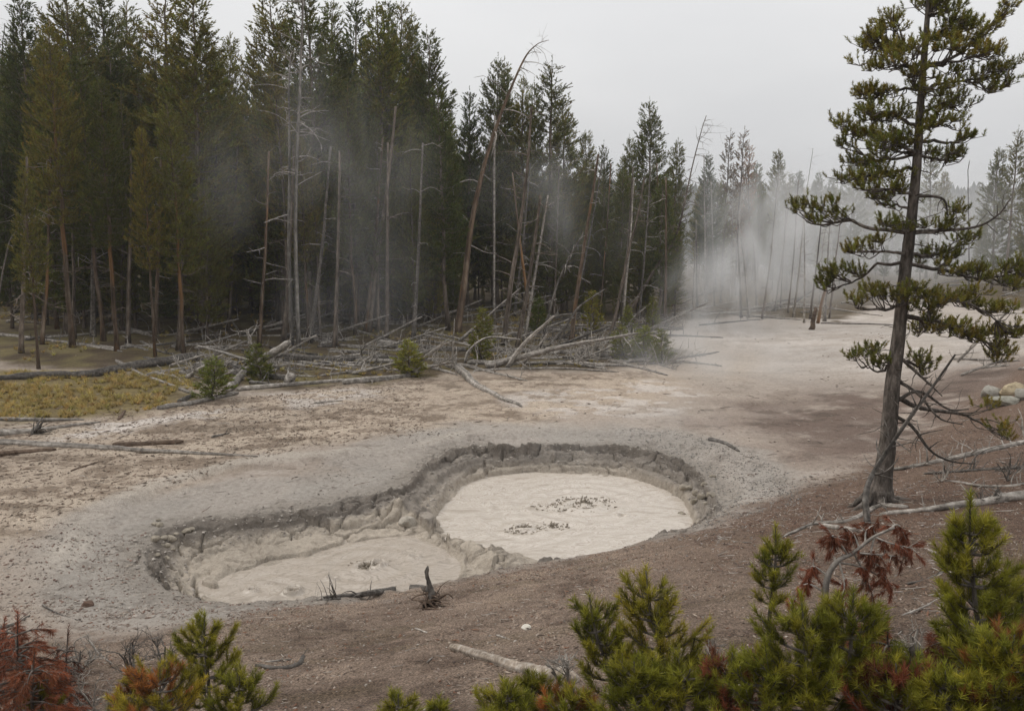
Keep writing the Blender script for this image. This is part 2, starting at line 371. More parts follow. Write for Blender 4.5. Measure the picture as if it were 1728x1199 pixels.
# ------------------------------------------------------------------ ground sheet
def lines(spec):
    out = [spec[0][0]]
    for a, b, st in spec:
        n = max(1, int(round((b - a) / st))); out += list(a + (b - a) * np.arange(1, n + 1) / n)
    return np.array(out)
def geo(a, b, s0, g):
    out = []; x = a; s = s0
    while x < b: s *= g; x += s; out.append(min(x, b))
    return out
xs = lines([(-10.5, 7.5, .026)]); xs = np.array([-v for v in geo(10.5, 900, .05, 1.035)][::-1] + list(xs) + geo(7.5, 900, .05, 1.035))
ys = lines([(3.0, 12.4, .05), (12.4, 26.0, .026)]); ys = np.array([-200, -60, -20, -8, -3, 0, 1, 2] + list(ys) + geo(26.0, 1100, .04, 1.022))
GX, GY = np.meshgrid(xs, ys)
GZ, dR, dr, dl, tt = H(GX, GY, True)
dens = ss(3, 6, GY) * ss(13.8, 12.6, GY)
GZ = GZ + .022 * fbm(GX, GY, 7, 3, 103) * ss(2, 4, GY) * ss(15, 12.5, GY)
GZ = GZ + .02 * fbm(GX, GY, 4.5, 3, 101) * ss(60, 30, GY) * (dR < -.3)
nx, ny = len(xs), len(ys)
def mixc(a, b, f): f = f[..., None]; return a * (1 - f) + np.asarray(b) * f
def pmask(P, x, y, soft, warp=.5, sc=.5, seed=200):
    wx = x + warp * fbm(x, y, sc, 4, seed); wy = y + warp * fbm(x, y, sc, 4, seed + 9)
    return ss(-soft, soft, poly_sd(P, wx, wy))
W0 = lambda L, z=0.0: [onz(a, b, z) for a, b in L]
FOREST = W0([(-900, 640), (-200, 622), (120, 632), (330, 640), (420, 655), (640, 640), (760, 628), (900, 622), (1130, 616), (1150, 590), (1090, 570), (1160, 540), (1300, 532), (1420, 545), (1500, 500), (1728, 520), (2600, 520), (2400, 440), (-900, 440)])
GRASS = W0([(-900, 625), (60, 640), (300, 632), (345, 662), (290, 688), (140, 702), (40, 708), (-900, 740)])
TAN = W0([(120, 700), (420, 665), (640, 640), (900, 622), (1130, 620), (1100, 660), (960, 700), (820, 720), (600, 745), (420, 775), (200, 830), (-300, 1000), (-300, 740)])
CR1 = W0([(60, 742), (150, 712), (280, 700), (440, 680), (380, 700), (260, 722), (180, 738)])
CR2 = W0([(1090, 572), (1200, 560), (1290, 560), (1380, 535), (1520, 525), (1728, 560), (1728, 640), (1500, 640), (1340, 612), (1290, 585), (1200, 575)])
CR3 = W0([(1540, 705), (1600, 700), (1680, 720), (1640, 738), (1560, 730)])
TANF = W0([(1090, 575), (1180, 572), (1290, 590), (1330, 615), (1200, 640), (1120, 680), (1000, 690), (1120, 620)])
DARK = W0([(1200, 715), (1260, 690), (1400, 655), (1500, 655), (1728, 640), (1900, 640), (1900, 800), (1400, 790), (1330, 740)])
nA = fbm(GX, GY, 1.2, 5, 300); nB = fbm(GX, GY, .35, 4, 310); nC = fbm(GX, GY, 4, 4, 320); nS = fbm(GX * .6 + .8 * nA, GY * 1.1 + .5 * nB, 1.3, 5, 330, .62)
C = np.zeros(GX.shape + (3,)); C[:] = (.36, .308, .262)             # pale pinkish grey flats
C = mixc(C, (.40, .36, .325), ss(0, .5, nB) * .6)
C = mixc(C, (.22, .18, .145), ss(.1, .5, nS + nB * .4) * .5)
mt = pmask(TAN, GX, GY, 1.2, 1.5, .4, 210)
C = mixc(C, (.40, .335, .27), mt * .9); C = mixc(C, (.185, .145, .110), mt * ss(-.12, .28, nS * .7 + nC * .4) * .85); C = mixc(C, (.46, .395, .32), mt * ss(.15, .5, -nS + nA * .3) * .7)
mtf = pmask(TANF, GX, GY, 1.5, 2, .3, 215); C = mixc(C, (.41, .34, .27), mtf * .8)
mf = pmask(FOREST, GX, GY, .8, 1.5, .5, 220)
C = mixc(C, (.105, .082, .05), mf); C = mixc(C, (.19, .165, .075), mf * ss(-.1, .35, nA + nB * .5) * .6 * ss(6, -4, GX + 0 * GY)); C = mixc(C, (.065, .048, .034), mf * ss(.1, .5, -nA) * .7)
mg = pmask(GRASS, GX, GY, .7, 1.2, .5, 230); C = mixc(C, (.20, .16, .075), mg); C = mixc(C, (.12, .09, .05), mg * ss(.05, .4, nC) * .8)
CR4 = W0([(830, 668), (960, 650), (1130, 642), (1180, 680), (1080, 700), (960, 706), (870, 690)]); CR5 = W0([(430, 668), (560, 656), (690, 652), (640, 672), (500, 686)])
for k, P in enumerate((CR1, CR2, CR3, CR4, CR5)):
    q = pmask(P, GX, GY, 1.3 if k == 1 else .5, 1.2, .6, 240 + k * 5) * ss(-.12, .2, nS + nA * .5); C = mixc(C, (.53, .49, .455), q * (.95 if k < 3 else .75))
C = mixc(C, (.42, .385, .35), ss(28, 40, GY) * ss(4, 12, GX) * (1 - mf) * .6)
md = pmask(DARK, GX, GY, 2.0, 2.0, .4, 250); C = mixc(C, (.155, .115, .095), md * .95 * ss(-.7, .0, nA)); C = mixc(C, (.09, .07, .058), md * ss(.1, .4, nS + nC * .3) * .6)
# grey crumbled mud round the pools
gr = ss(-2.4, -1.3, dR + .5 * nB + .35 * nA); ape = poly_sd(APRW, GX, GY); C = mixc(C, (.325, .30, .27), gr); C = mixc(C, (.45, .41, .36), ss(.45, .1, np.abs(ape + .2 * nA)) * ss(14.5, 16, GY) * ss(2, -2, GX) * .7)
C = mixc(C, (.37, .335, .30), gr * ss(0, .45, nB + .4 * nA) * .7); C = mixc(C, (.17, .148, .128), gr * ss(.22, .5, nC * .8 + nA * .5) * .5)
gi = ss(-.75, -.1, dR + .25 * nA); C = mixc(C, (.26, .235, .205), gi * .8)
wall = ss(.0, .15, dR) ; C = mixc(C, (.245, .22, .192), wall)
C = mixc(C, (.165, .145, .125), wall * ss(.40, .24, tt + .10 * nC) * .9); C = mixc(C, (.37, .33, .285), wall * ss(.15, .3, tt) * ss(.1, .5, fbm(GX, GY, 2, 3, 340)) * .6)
lm = ss(.34, .46, tt + .08 * nA) * (dl > dr); C = mixc(C, (.44, .39, .325), lm * .95)
sh = ss(ZM + .30, ZM + .12, GZ) * (dR > 0); C = mixc(C, (.41, .362, .303), sh * .85)
# brown litter slope on the near side
dn = toe(GX) - GY
nb = ss(-.1, 1.6, dn + .7 * nA + .4 * nC - 1.6 * ss(-1.5, -6, GX)); nb = nb * (dR < .15)
C = mixc(C, (.198, .153, .122), nb); C = mixc(C, (.28, .222, .176), nb * ss(.0, .4, nA) * .6); C = mixc(C, (.085, .06, .046), nb * ss(.1, .45, -nA + .4 * nC) * .6)
C = mixc(C, (.105, .085, .05), nb * ss(.25, .5, fbm(GX * .5, GY * 2, 1.4, 3, 350)) * .3)
PB = at(1483, 848)
rd = np.hypot(GX - PB[0], (GY - PB[1]) * 1.0); C = mixc(C, (.115, .058, .038), ss(4.2, .8, rd + .8 * nA) * ss(-.35, .3, nC + nA) * .75)
rdk = ss(.5, 6.5, GX + .8 * nA) * nb; C = mixc(C, (.118, .078, .058), rdk * .75)
# darker shallow runnels across the flats
run = ss(.05, .0, np.abs(fbm(GX * .3 + .3 * nA, GY * .8, .45, 3, 360))) * (dR < -1.4) * (GY > 16); C = mixc(C, (.17, .142, .11), run * .28 * (1 - mf))
GZ = GZ - run * .03
C = C * np.array([1.02, 1.0, .975])
rl = fbm(GX, GY, .22, 3, 370); C = C * (1 + .16 * rl + .10 * fbm(GX, GY, .8, 3, 380))[..., None]
grain = np.clip(.12 + .75 * nb + .35 * mt + .4 * mf + .3 * md - .0 * gr + .12 * gr * ss(0, .4, nA), 0, 1) * ss(90, 25, GY)
grain = np.where(dR > .1, .12, grain)
me = bpy.data.meshes.new('ground')
V = np.stack([GX, GY, GZ], -1).reshape(-1, 3)
me.vertices.add(len(V)); me.vertices.foreach_set('co', V.astype(np.float32).ravel())
i = (np.arange(ny - 1)[:, None] * nx + np.arange(nx - 1)[None]).ravel()
Q = np.stack([i, i + 1, i + nx + 1, i + nx], -1).astype(np.int32)
me.loops.add(Q.size); me.loops.foreach_set('vertex_index', Q.ravel()); me.polygons.add(len(Q))
me.polygons.foreach_set('loop_start', (np.arange(len(Q)) * 4).astype(np.int32)); me.polygons.foreach_set('loop_total', np.full(len(Q), 4, np.int32))
me.polygons.foreach_set('use_smooth', np.ones(len(Q), bool))
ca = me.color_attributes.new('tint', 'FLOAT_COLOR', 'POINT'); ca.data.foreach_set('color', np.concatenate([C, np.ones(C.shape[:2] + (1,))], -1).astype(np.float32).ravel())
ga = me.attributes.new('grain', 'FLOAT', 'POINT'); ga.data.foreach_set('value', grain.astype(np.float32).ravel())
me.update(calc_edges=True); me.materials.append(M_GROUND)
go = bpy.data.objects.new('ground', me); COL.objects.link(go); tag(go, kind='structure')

# ------------------------------------------------------------------ the two mud surfaces
def mud_sheet(name, P, mt_, bubbles, seed):
    P = np.array(P); x0, y0 = P.min(0) - .5; x1, y1 = P.max(0) + .5
    X, Y = np.meshgrid(np.arange(x0, x1, .035), np.arange(y0, y1, .035)); sdv = poly_sd(P, X, Y)
    qx = X + .5 * fbm(X, Y, .8, 3, seed + 20); qy = Y + .5 * fbm(X, Y, .8, 3, seed + 21)
    Z = ZM + .010 * fbm(X, Y, 2.5, 4, seed) + .005 * (1 - np.abs(fbm(qx * .7, qy * 1.6, 1.8, 4, seed + 3)) * 3).clip(0)
    for bx, by, r, a, kind in bubbles:
        d = np.hypot(X - bx, Y - by) + .04 * fbm(X, Y, 5, 2, seed + 5)
        if kind == 'ring': Z = Z + a * np.exp(-((d - r) / (r * .28)) ** 2) - a * .9 * np.exp(-(d / (r * .6)) ** 2)
        elif kind == 'dome': Z = Z + a * np.sqrt(np.clip(1 - (d / r) ** 2, 0, 1))
        else: Z = Z + a * np.cos(d * 14) * np.exp(-d / r)
    ok = sdv > -.42; idx = -np.ones(X.shape, int); idx[ok] = np.arange(ok.sum()); q = ok[:-1, :-1] & ok[1:, :-1] & ok[:-1, 1:] & ok[1:, 1:]
    a = idx[:-1, :-1][q]; b = idx[:-1, 1:][q]; c = idx[1:, 1:][q]; d = idx[1:, :-1][q]
    mb = MB(); mb.add(np.stack([X[ok], Y[ok], Z[ok]], -1), np.stack([a, b, c, d], -1)); o = mb.build(name, mt_); return o
bl = [(*onz(620, 957, ZM), .26, .07, 'ring'), (*onz(640, 952, ZM), .14, .06, 'ring'), (*onz(492, 998, ZM), .15, .09, 'ring'), (*onz(425, 995, ZM), .09, .05, 'ring'),
      (*onz(465, 990, ZM), .6, .022, 'wave'), (*onz(620, 957, ZM), .9, .024, 'wave'), (*onz(700, 940, ZM), .12, .05, 'ring'), (*onz(560, 975, ZM), .10, .04, 'ring'), (*onz(455, 985, ZM), .08, .04, 'ring')]
br = [(*onz(985, 853, ZM), 1.1, .03, 'wave'), (*onz(885, 893, ZM), .8, .026, 'wave'), (*onz(1050, 870, ZM), .12, .04, 'ring'), (*onz(820, 850, ZM), .10, .03, 'ring'), (*onz(985, 853, ZM), .5, .03, 'dome'), (*onz(940, 857, ZM), .22, .05, 'dome'), (*onz(885, 890, ZM), .2, .06, 'ring')]
tag(mud_sheet('mud_pool', MRW, M_MUDR, br, 400), 'large round pool of pale churning mud, right-hand of the two', 'mud pool', kind='structure')
tag(mud_sheet('mud_pool', MLW, M_MUDL, bl, 430), 'smaller tan mud pool on the left, lower bank in front', 'mud pool', kind='structure')
def splash(px, py, rx, ry, n, s, label, seed):
    rng = np.random.default_rng(seed); c = onz(px, py, ZM); mb = MB()
    for _ in range(n):
        a = rng.uniform(0, 6.28); q = min(1.1, abs(rng.normal(0, .5))); x = c[0] + rx * q * math.cos(a); y = c[1] + ry * q * math.sin(a)
        hh = s * rng.uniform(.15, 1.0) ** 1.5 * (1.2 - q); l = rng.normal(0, .35, 2)
        p0 = np.array([x, y, ZM - .03]); p1 = p0 + np.array([l[0] * hh, l[1] * hh, hh + .03]); r = rng.uniform(.006, .02)
        mid = (p0 + p1) / 2 + rng.normal(0, .012, 3); mb.tube([p0, mid, p1 + rng.normal(0, .02, 3)], [r * 1.6, r * .6, r * rng.uniform(.3, 1.1)], 5, .3, rng)
    for _ in range(n * 2):
        a = rng.uniform(0, 6.28); q = rng.uniform(.1, 1.7); x = c[0] + rx * q * math.cos(a); y = c[1] + ry * q * math.sin(a); b = rng.uniform(0, 6.28); L = rng.uniform(.015, .10)
        mb.tube([[x, y, ZM + .01], [x + L * math.cos(b), y + L * .6 * math.sin(b), ZM + .016]], rng.uniform(.006, .016), 5, .2, rng)
    o = mb.build('mud_splash', M_MUDDRY, loc=(c[0], c[1], ZM)); o.location = (c[0], c[1], ZM); tag(o, label, 'mud splash', 'splashing mud on the pools')
splash(985, 850, .50, .38, 90, .17, 'biggest spout of flying mud in the middle of the pale round pool', 1)
splash(938, 856, .36, .22, 45, .10, 'low mud splash just left of the biggest spout', 2)
splash(884, 892, .30, .22, 50, .11, 'mud splash near the front edge of the pale round pool', 3)
splash(932, 888, .25, .18, 22, .09, 'thin scattered mud splash right of the one near the front edge', 4)
splash(622, 953, .30, .20, 36, .09, 'ring-shaped mud splash in the middle of the tan left pool', 5)
def bubble(px, py, r, label, seed):
    rng = np.random.default_rng(seed); c = onz(px, py, ZM); mb = MB(); V = []; k = 20
    prof = [(1.25, -.03), (1.08, .10), (1.0, .30), (.92, .40), (.80, .38), (.72, .2), (.66, -.02)]
    for q, z in prof:
        for j in range(k):
            a = j / k * 2 * math.pi; w = 1 + .1 * math.sin(a * 3 + seed) + .05 * math.sin(a * 5)
            V.append([r * q * w * math.cos(a), r * q * w * math.sin(a), r * z * (1 + .3 * math.sin(a * 2 + 1))])
    Fq = [[i * k + j, i * k + (j + 1) % k, (i + 1) * k + (j + 1) % k, (i + 1) * k + j] for i in range(len(prof) - 1) for j in range(k)]
    mb.add(V, Fq); o = mb.build('mud_bubble', M_MUDL); o.location = (c[0], c[1], ZM); tag(o, label, 'mud bubble', 'bubbles on the tan pool')
bubble(492, 999, .16, 'larger open bubble ring at the front of the tan pool', 1)
bubble(425, 995, .08, 'small bubble hole at the left end of the tan pool', 2)

# ------------------------------------------------------------------ logs
def stubs(mb, P, rad, n, L, rng, up=.3, k=5, f0=.1, f1=1.0, droop=0, taper=.3, sub=True, th=1.0):
    P = np.asarray(P); m = len(P)
    for _ in range(n):
        u = rng.uniform(f0, f1) * (m - 1); i = min(int(u), m - 2); f = u - i; p = P[i] * (1 - f) + P[i + 1] * f; T = unit(P[i + 1] - P[i])
        r0 = np.interp(u, np.arange(m), rad); d = unit(np.cross(T, rng.normal(size=3))); d = unit(d + T * rng.uniform(.0, .6) + np.array([0, 0, up * rng.uniform(0, 1.5)]))
        l = L * rng.uniform(.3, 1.2); r = min(r0 * .5, (.008 + l * .02) * th) * rng.uniform(.7, 1.2)
        q = p; pts = [p]
        for j in range(3):
            d = unit(d + rng.normal(0, .22, 3) + np.array([0, 0, -droop])); q = q + d * l / 3; pts.append(q)
        mb.tube(curve(pts, 6), np.linspace(r, r * taper, 6), k)
        if sub and l > .5:
            for _ in range(rng.integers(1, 4)):
                b = pts[rng.integers(1, 4)]; dd = unit(d + rng.normal(0, .8, 3)); l2 = l * rng.uniform(.2, .45)
                mb.tube([b, b + dd * l2 * .5 + rng.normal(0, .03 * l2, 3), b + dd * l2], [r * .5, r * .4, r * .2], 4)
SEED = [100]
def log(label, pts, r0, r1, material=None, up=None, nb=4, bl=.35, name='fallen_log', cat='log', group=None, root=0, wob=.35, bup=.3, nrt=10):
    """pts: where the log lies as seen in the photograph, put down on the ground; up: height of each point above it"""
    SEED[0] += 1; rng = np.random.default_rng(SEED[0]); material = material or M_GREY
    G = [at(*p) for p in pts]
    if up:
        Y0 = G[0][1]; G2 = []
        for (px, py), g, u in zip(pts, G, up):
            if u: 
                q = pt(px, py, Y0 * (1)); 
                # keep the raised end above the spot where the log starts
                G2.append(q)
            else: G2.append(g); Y0 = g[1]
        G = G2
    rr = np.interp(np.linspace(0, 1, len(G)), [0, 1], [r0, r1])
    G = [g + np.array([0, 0, r * .5]) for g, r in zip(G, rr)]
    P = curve(G, max(8, 5 * len(G))); n = len(P); L = np.linalg.norm(P[-1] - P[0])
    w = np.cumsum(rng.normal(0, 1, (n, 3)), 0); w -= np.linspace(0, 1, n)[:, None] * w[-1]; P = P + w * r0 * wob * np.array([.35, .35, .12])
    if not up:
        P[:, 2] = np.maximum(P[:, 2], H(P[:, 0], P[:, 1]) + rr.min() * .4)
    th = 2.0 if G[0][1] > 33 else 1.0
    rad = np.interp(np.linspace(0, 1, n), [0, .08, 1], [r0 * 1.08, r0, r1]) * (1 + .35 * np.convolve(rng.uniform(-.5, .5, n + 4), np.ones(5) / 5, 'valid')); rad[0] *= .62; rad[-1] *= .5
    base = P[0].copy(); base[2] = gz(base[0], base[1])
    t = thing(name, base, label, cat, group)
    mb = MB(); mb.tube(P, rad, 13, .13, rng); mb.build('trunk', material, t, loc=base)
    if nb:
        if nb <= 6:
            for _ in range(nb): mb = MB(); stubs(mb, P, rad, 1, bl, rng, bup, f0=.15, th=th); mb.build('branch', material, t, loc=base)
        else: mb = MB(); stubs(mb, P, rad, nb, bl, rng, bup, f0=.15, th=th); mb.build('branches', material, t, loc=base)
    if root:
        mb = MB(); T = unit(P[0] - P[1])
        for _ in range(nrt):
            d = unit(T * rng.uniform(.1, .8) + unit(np.cross(T, rng.normal(size=3)))); q = P[0]; ps = [q]; l = root * rng.uniform(.5, 1.1)
            for j in range(3): d = unit(d + rng.normal(0, .35, 3)); q = q + d * l / 3; ps.append(q)
            rq = min(r0 * .5, root * .09) * rng.uniform(.4, 1); mb.tube(curve(ps, 7), np.linspace(rq, rq * .2, 7), 5, .2, rng)
        mb.build('roots', material, t, loc=base)
    return t
G_ = M_GREY; D_ = M_DARKLOG; B_ = M_BROWN
log('long straight pale log reaching in from the left edge to the mud flat', [(-40, 747), (140, 755), (280, 763), (435, 770)], .10, .022, nb=12, bl=.12)
log('short brown log at the left edge below the long pale one', [(-30, 772), (40, 764), (95, 759)], .09, .05, B_, nb=2)
log('brown rotten log just behind the long straight pale one', [(190, 753), (250, 750), (310, 746)], .09, .06, B_, nb=2, bl=.15)
log('thin pale log along the front of the grass at the left edge', [(-30, 708), (60, 710), (142, 709)], .075, .04, nb=5, bl=.3)
log('grey log slanting under the dark root tangle', [(-20, 736), (60, 728), (170, 712)], .11, .03, nb=5, bl=.3)
log('dark tangle of roots beside the slanting grey log', [(58, 732), (66, 722)], .12, .08, D_, nb=8, bl=.5, root=.6, name='root_tangle', cat='dead roots', bup=.8, nrt=16)
log('short brown stick pointing at the root tangle from below', [(120, 795), (165, 780)], .03, .02, B_, nb=2, bl=.15, name='stick', cat='stick')
log('thick dark curving log along the back of the grassy patch', [(-40, 646), (60, 637), (140, 635), (210, 624), (285, 614), (330, 607)][::-1], .21, .12, D_, nb=5, bl=.5, root=.8)
log('pale pole slanting down across the thick dark log', [(196, 610), (240, 634), (300, 656), (336, 668)], .09, .05, nb=3)
log('bare pale log at the front corner of the grassy patch', [(265, 691), (330, 681), (402, 664)], .09, .08, nb=5, bl=.4)
log('pale split trunk propped up steeply beside the green bush', [(386, 662), (412, 634), (450, 606), (490, 578)], .17, .13, up=[0, 0, 1, 1], nb=6, bl=.5)
log('thin grey pole leaning on the propped pale trunk', [(330, 583), (380, 597), (435, 614)][::-1], .08, .04, up=[0, 1, 1], nb=4)
log('dark log lying behind the green bush', [(338, 610), (400, 625), (480, 641)], .15, .10, D_, nb=4, bl=.5)
log('wide straight log right of the propped pale trunk', [(462, 604), (530, 608), (600, 609), (655, 606)], .20, .14, D_, nb=5, bl=.4)
log('thin crooked pole just in front of the wide straight log', [(464, 611), (520, 618), (605, 628)], .07, .03, nb=4)
log('long thin pale log edging the mud flat right of the bush', [(400, 659), (500, 650), (600, 642), (690, 634)], .10, .06, nb=10, bl=.4)
log('pale log crossing the forest floor at the far left', [(-30, 563), (70, 574), (140, 583), (206, 594)], .12, .06, nb=3)
log('grey log just behind the one crossing the far left floor', [(60, 572), (110, 568), (152, 564)], .10, .06, nb=4)
log('dark log between the left trunks deep in shade', [(118, 526), (180, 533), (247, 544)], .16, .10, D_, nb=4)
log('pale log at the left edge high on the forest floor', [(-20, 498), (85, 509)], .14, .08, nb=3)
log('short pale log between the two orange-based trunks', [(206, 556), (252, 566)], .13, .1, nb=2)
log('small crooked log in front of the orange-based trunk', [(214, 582), (250, 592)], .08, .05, nb=3)
log('pale pole angled down behind the curving dark log', [(238, 577), (276, 596)], .07, .05, nb=2)
log('broken grey pole under the pale slanting one', [(290, 632), (318, 655)], .05, .03, nb=3)
log('stump end of wood at the near corner of the grass', [(305, 682), (326, 668)], .12, .07, D_, nb=3, bl=.3)
log('small stick at the edge of the grassy patch', [(200, 709), (211, 693)], .05, .04, B_, nb=1, name='stick', cat='stick')
log('dark stick lying alone on the tan flat', [(358, 738), (388, 731)], .04, .02, D_, nb=1, name='stick', cat='stick')
log('pale forked stick on the tan flat below the long thin log', [(530, 681), (556, 678), (578, 676)], .04, .02, nb=3, name='stick', cat='stick')
log('large pale deadfall half hidden in the dark trees', [(418, 506), (480, 518), (560, 531), (610, 546)], .24, .12, nb=14, bl=1.3)
log('pale crossed pole on the deadfall among the dark trees', [(450, 548), (500, 528), (560, 508)], .10, .05, nb=8, bl=1)
log('short pale end of a thick log left of the twin bushes', [(638, 583), (683, 587)], .20, .20, nb=2)
log('long dark log running behind the brush pile', [(684, 588), (760, 592), (860, 594), (960, 598), (1062, 606)], .18, .12, D_, nb=12, bl=.7)
log('long leaning pole held up behind the tall leaning snag', [(640, 540), (709, 534), (770, 527), (860, 515), (935, 498)], .12, .04, D_, up=[0, 1, 1, 1, 1], nb=14, bl=.7)
log('pale log at the forest edge left of the forked uprights', [(578, 648), (650, 640), (705, 634)], .13, .09, nb=6, bl=.4)
log('grey log lying across the shade behind the small bushes', [(600, 611), (640, 612), (692, 611)], .13, .1, nb=4)
log('pale forked upright leaning right from the forest edge', [(700, 634), (717, 606), (753, 575)], .11, .05, up=[0, 1, 1], nb=4, bl=.4, root=.5, nrt=7)
log('curved trunk with its root end up, running onto the tan flat', [(772, 622), (800, 646), (842, 670), (880, 686)], .17, .06, nb=2, root=.9, nrt=12)
log('thin vertical dead pole above the curved root-end trunk', [(762, 622), (765, 580), (767, 538)], .04, .02, up=[0, 1, 1], nb=2, name='dead_pole', cat='dead tree')
log('long pale trunk lying across the front of the brush pile', [(820, 621), (866, 609), (943, 588), (1076, 563)], .17, .05, up=[0, 1, 1, 1], nb=12, bl=.8)
log('pale pole rising steeply from the brush pile', [(855, 622), (886, 580), (936, 533)], .10, .05, up=[0, 1, 1], nb=4)
log('thin dark pole rising to the right behind the brush pile', [(924, 586), (953, 553), (976, 520), (1021, 488)], .08, .03, D_, up=[0, 1, 1, 1], nb=5)
log('bowed bare branch arching over the brush pile', [(784, 613), (794, 590), (824, 570), (878, 573)], .06, .03, up=[0, 1, 1, 1], nb=8, bl=.4, name='bowed_branch', cat='branch')
log('pale log at the foot of the brush pile', [(790, 614), (863, 615), (943, 614), (1056, 618)], .13, .07, nb=12, bl=.6)
log('thin pale pole in front of the brush pile', [(800, 626), (940, 622), (1045, 628)], .06, .03, nb=10, bl=.6)
log('spiky fallen treetop at the right end of the brush pile', [(930, 598), (1016, 591), (1096, 610), (1142, 624)], .11, .03, nb=70, bl=1.1, bup=.8)
log('long straight pole on the ground behind the brush pile', [(889, 554), (1000, 555), (1153, 556)], .11, .06, D_, nb=8, bl=.6)
log('bushy dead treetop lying left of centre in the brush pile', [(830, 618), (880, 604), (930, 600)], .06, .02, nb=44, bl=1.0, bup=.9)
log('bare dead crown pointing right across the brush pile', [(940, 616), (1000, 604), (1060, 600)], .06, .02, nb=44, bl=1.0, bup=.9)
log('dark dead crown at the back of the brush pile', [(900, 575), (980, 572), (1040, 580)], .07, .02, D_, nb=44, bl=1.1, bup=.9)
log('dead crown caught between the two forked uprights', [(700, 628), (740, 612), (770, 600)], .05, .02, nb=30, bl=.8, bup=.9)
log('dry branchy top in front of the green bush on the left', [(300, 625), (340, 640), (375, 648)], .05, .02, nb=34, bl=.8, bup=.9)
log('grey branchy top behind the propped pale trunk', [(440, 630), (480, 622), (520, 632)], .05, .02, nb=26, bl=.7, bup=.9)
log('crossed pole low in the brush pile', [(850, 601), (920, 606), (1000, 596)], .08, .04, nb=10, bl=.8)
log('short forked pole standing out of the brush pile', [(880, 616), (905, 590), (925, 560)], .07, .03, up=[0, 1, 1], nb=7, bl=.6)
log('pale splintered pole at the right tip of the brush pile', [(1030, 612), (1080, 606), (1125, 612)], .06, .03, nb=12, bl=.7)
def root_plate():
    rng = np.random.default_rng(71); g = at(722, 1024); Y = g[1]; t = thing('root_stump', g, 'upright root plate with a snapped point at the front of the tan pool', 'dead roots')
    mb = MB(); mb.tube(curve([g + [0, 0, .02], pt(728, 1002, Y), pt(724, 985, Y), pt(720, 968, Y), pt(722, 954, Y)], 16), np.interp(np.arange(16), [0, 5, 9, 13, 15], [.07, .045, .026, .036, .006]), 8, .25, rng); mb.build('trunk', M_DARKLOG, t, loc=g)
    mb = MB(); c = pt(724, 1012, Y)
    for _ in range(64):
        d = unit([rng.normal(), rng.normal(0, .6), rng.normal(-.35, .7)]); q = c + rng.normal(0, .04, 3); ps = [q]; l = rng.uniform(.12, .42)
        for j in range(4): d = unit(d + rng.normal(0, .45, 3) - [0, 0, .12]); q = q + d * l / 4; ps.append(q)
        P = curve(ps, 9); P[:, 2] = np.maximum(P[:, 2], H(P[:, 0], P[:, 1]) + .006); r_ = rng.uniform(.006, .026); mb.tube(P, np.linspace(r_, r_ * .3, 9), 5, .2, rng)
    mb.build('roots', M_BROWN, t, loc=g)
root_plate()
log('dark driftwood log lying from the root plate along the tan pool', [(722, 998), (680, 994), (640, 1002), (600, 1006), (545, 1008)], .075, .022, D_, nb=16, bl=.28, bup=.9)
log('spiky bare twig at the front lip of the tan pool', [(575, 1010), (535, 1013)], .02, .01, D_, nb=12, bl=.38, bup=1.6, name='bare_twig', cat='branch')
log('thick pale barkless log on the brown slope in front', [(760, 1093), (840, 1119), (900, 1136), (972, 1152)], .045, .066, M_TAN, nb=3, bl=.12)
log('curved grey bark piece on the brown slope left of the log', [(432, 1123), (470, 1128), (503, 1122), (512, 1108)], .022, .03, D_, nb=3, bl=.1)
log('small pale stick beside the curved bark piece', [(437, 1119), (492, 1112)], .012, .01, nb=1, bl=.08, name='stick', cat='stick')
log('thin pale root lying below the root plate', [(700, 1060), (722, 1068)], .012, .008, nb=1, bl=.1, name='stick', cat='stick')
log('short pale stick right of the white stone', [(838, 1072), (860, 1079)], .012, .008, nb=0, name='stick', cat='stick')
log('curved twig in the middle of the brown slope', [(720, 1118), (732, 1108), (752, 1107)], .008, .006, nb=0, name='stick', cat='stick')
log('dark crusty branch on the grey flat beyond the round pool', [(1195, 742), (1225, 750), (1248, 762)], .07, .03, D_, nb=6, bl=.2)
log('pale thin trunk curving under the right pine', [(1530, 858), (1480, 856), (1430, 880), (1370, 885), (1322, 906)], .045, .022, nb=12, bl=.35)
log('pale log running from the pine foot to the right edge', [(1790, 828), (1700, 845), (1600, 859), (1484, 869)], .085, .04, nb=16, bl=.45, bup=.5)
log('short pale log in front of the leaning pole', [(1384, 888), (1430, 894), (1480, 900)], .04, .03, nb=2, bl=.15)
log('white-and-dark log rising to the right edge behind the pine', [(1500, 795), (1560, 785), (1640, 768), (1760, 742)], .04, .075, nb=30, bl=.7, bup=.3)
log('thin grey branch tangled below the white-and-dark log', [(1560, 800), (1640, 795), (1740, 790)], .03, .03, D_, nb=26, bl=.6, bup=.4)
log('thin bleached branches spread at the right edge', [(1600, 812), (1680, 822), (1760, 812)], .025, .02, nb=24, bl=.5, bup=.2)
log('bleached bare branch poking in at the bottom right', [(1468, 1148), (1520, 1168), (1600, 1186), (1660, 1200)], .012, .022, nb=7, bl=.15, up=[1, 1, 1, 1][:0] or None)
log('dark crooked stump rising at the bottom beside the saplings', [(1185, 1215), (1188, 1160), (1205, 1110)], .045, .03, M_BARK, up=[0, 1, 1], nb=5, bl=.15, name='dead_stump', cat='stump')
log('dark snapped post between the right-hand saplings', [(1543, 1215), (1545, 1150), (1548, 1092)], .035, .03, M_BARK, up=[0, 1, 1], nb=3, bl=.3, name='dead_stump', cat='stump')
log('forked grey snag standing by the propped pale trunk', [(427, 606), (424, 585), (416, 556)], .16, .05, up=[0, 1, 1], nb=9, bl=.9, root=.5, name='snag', cat='dead tree')
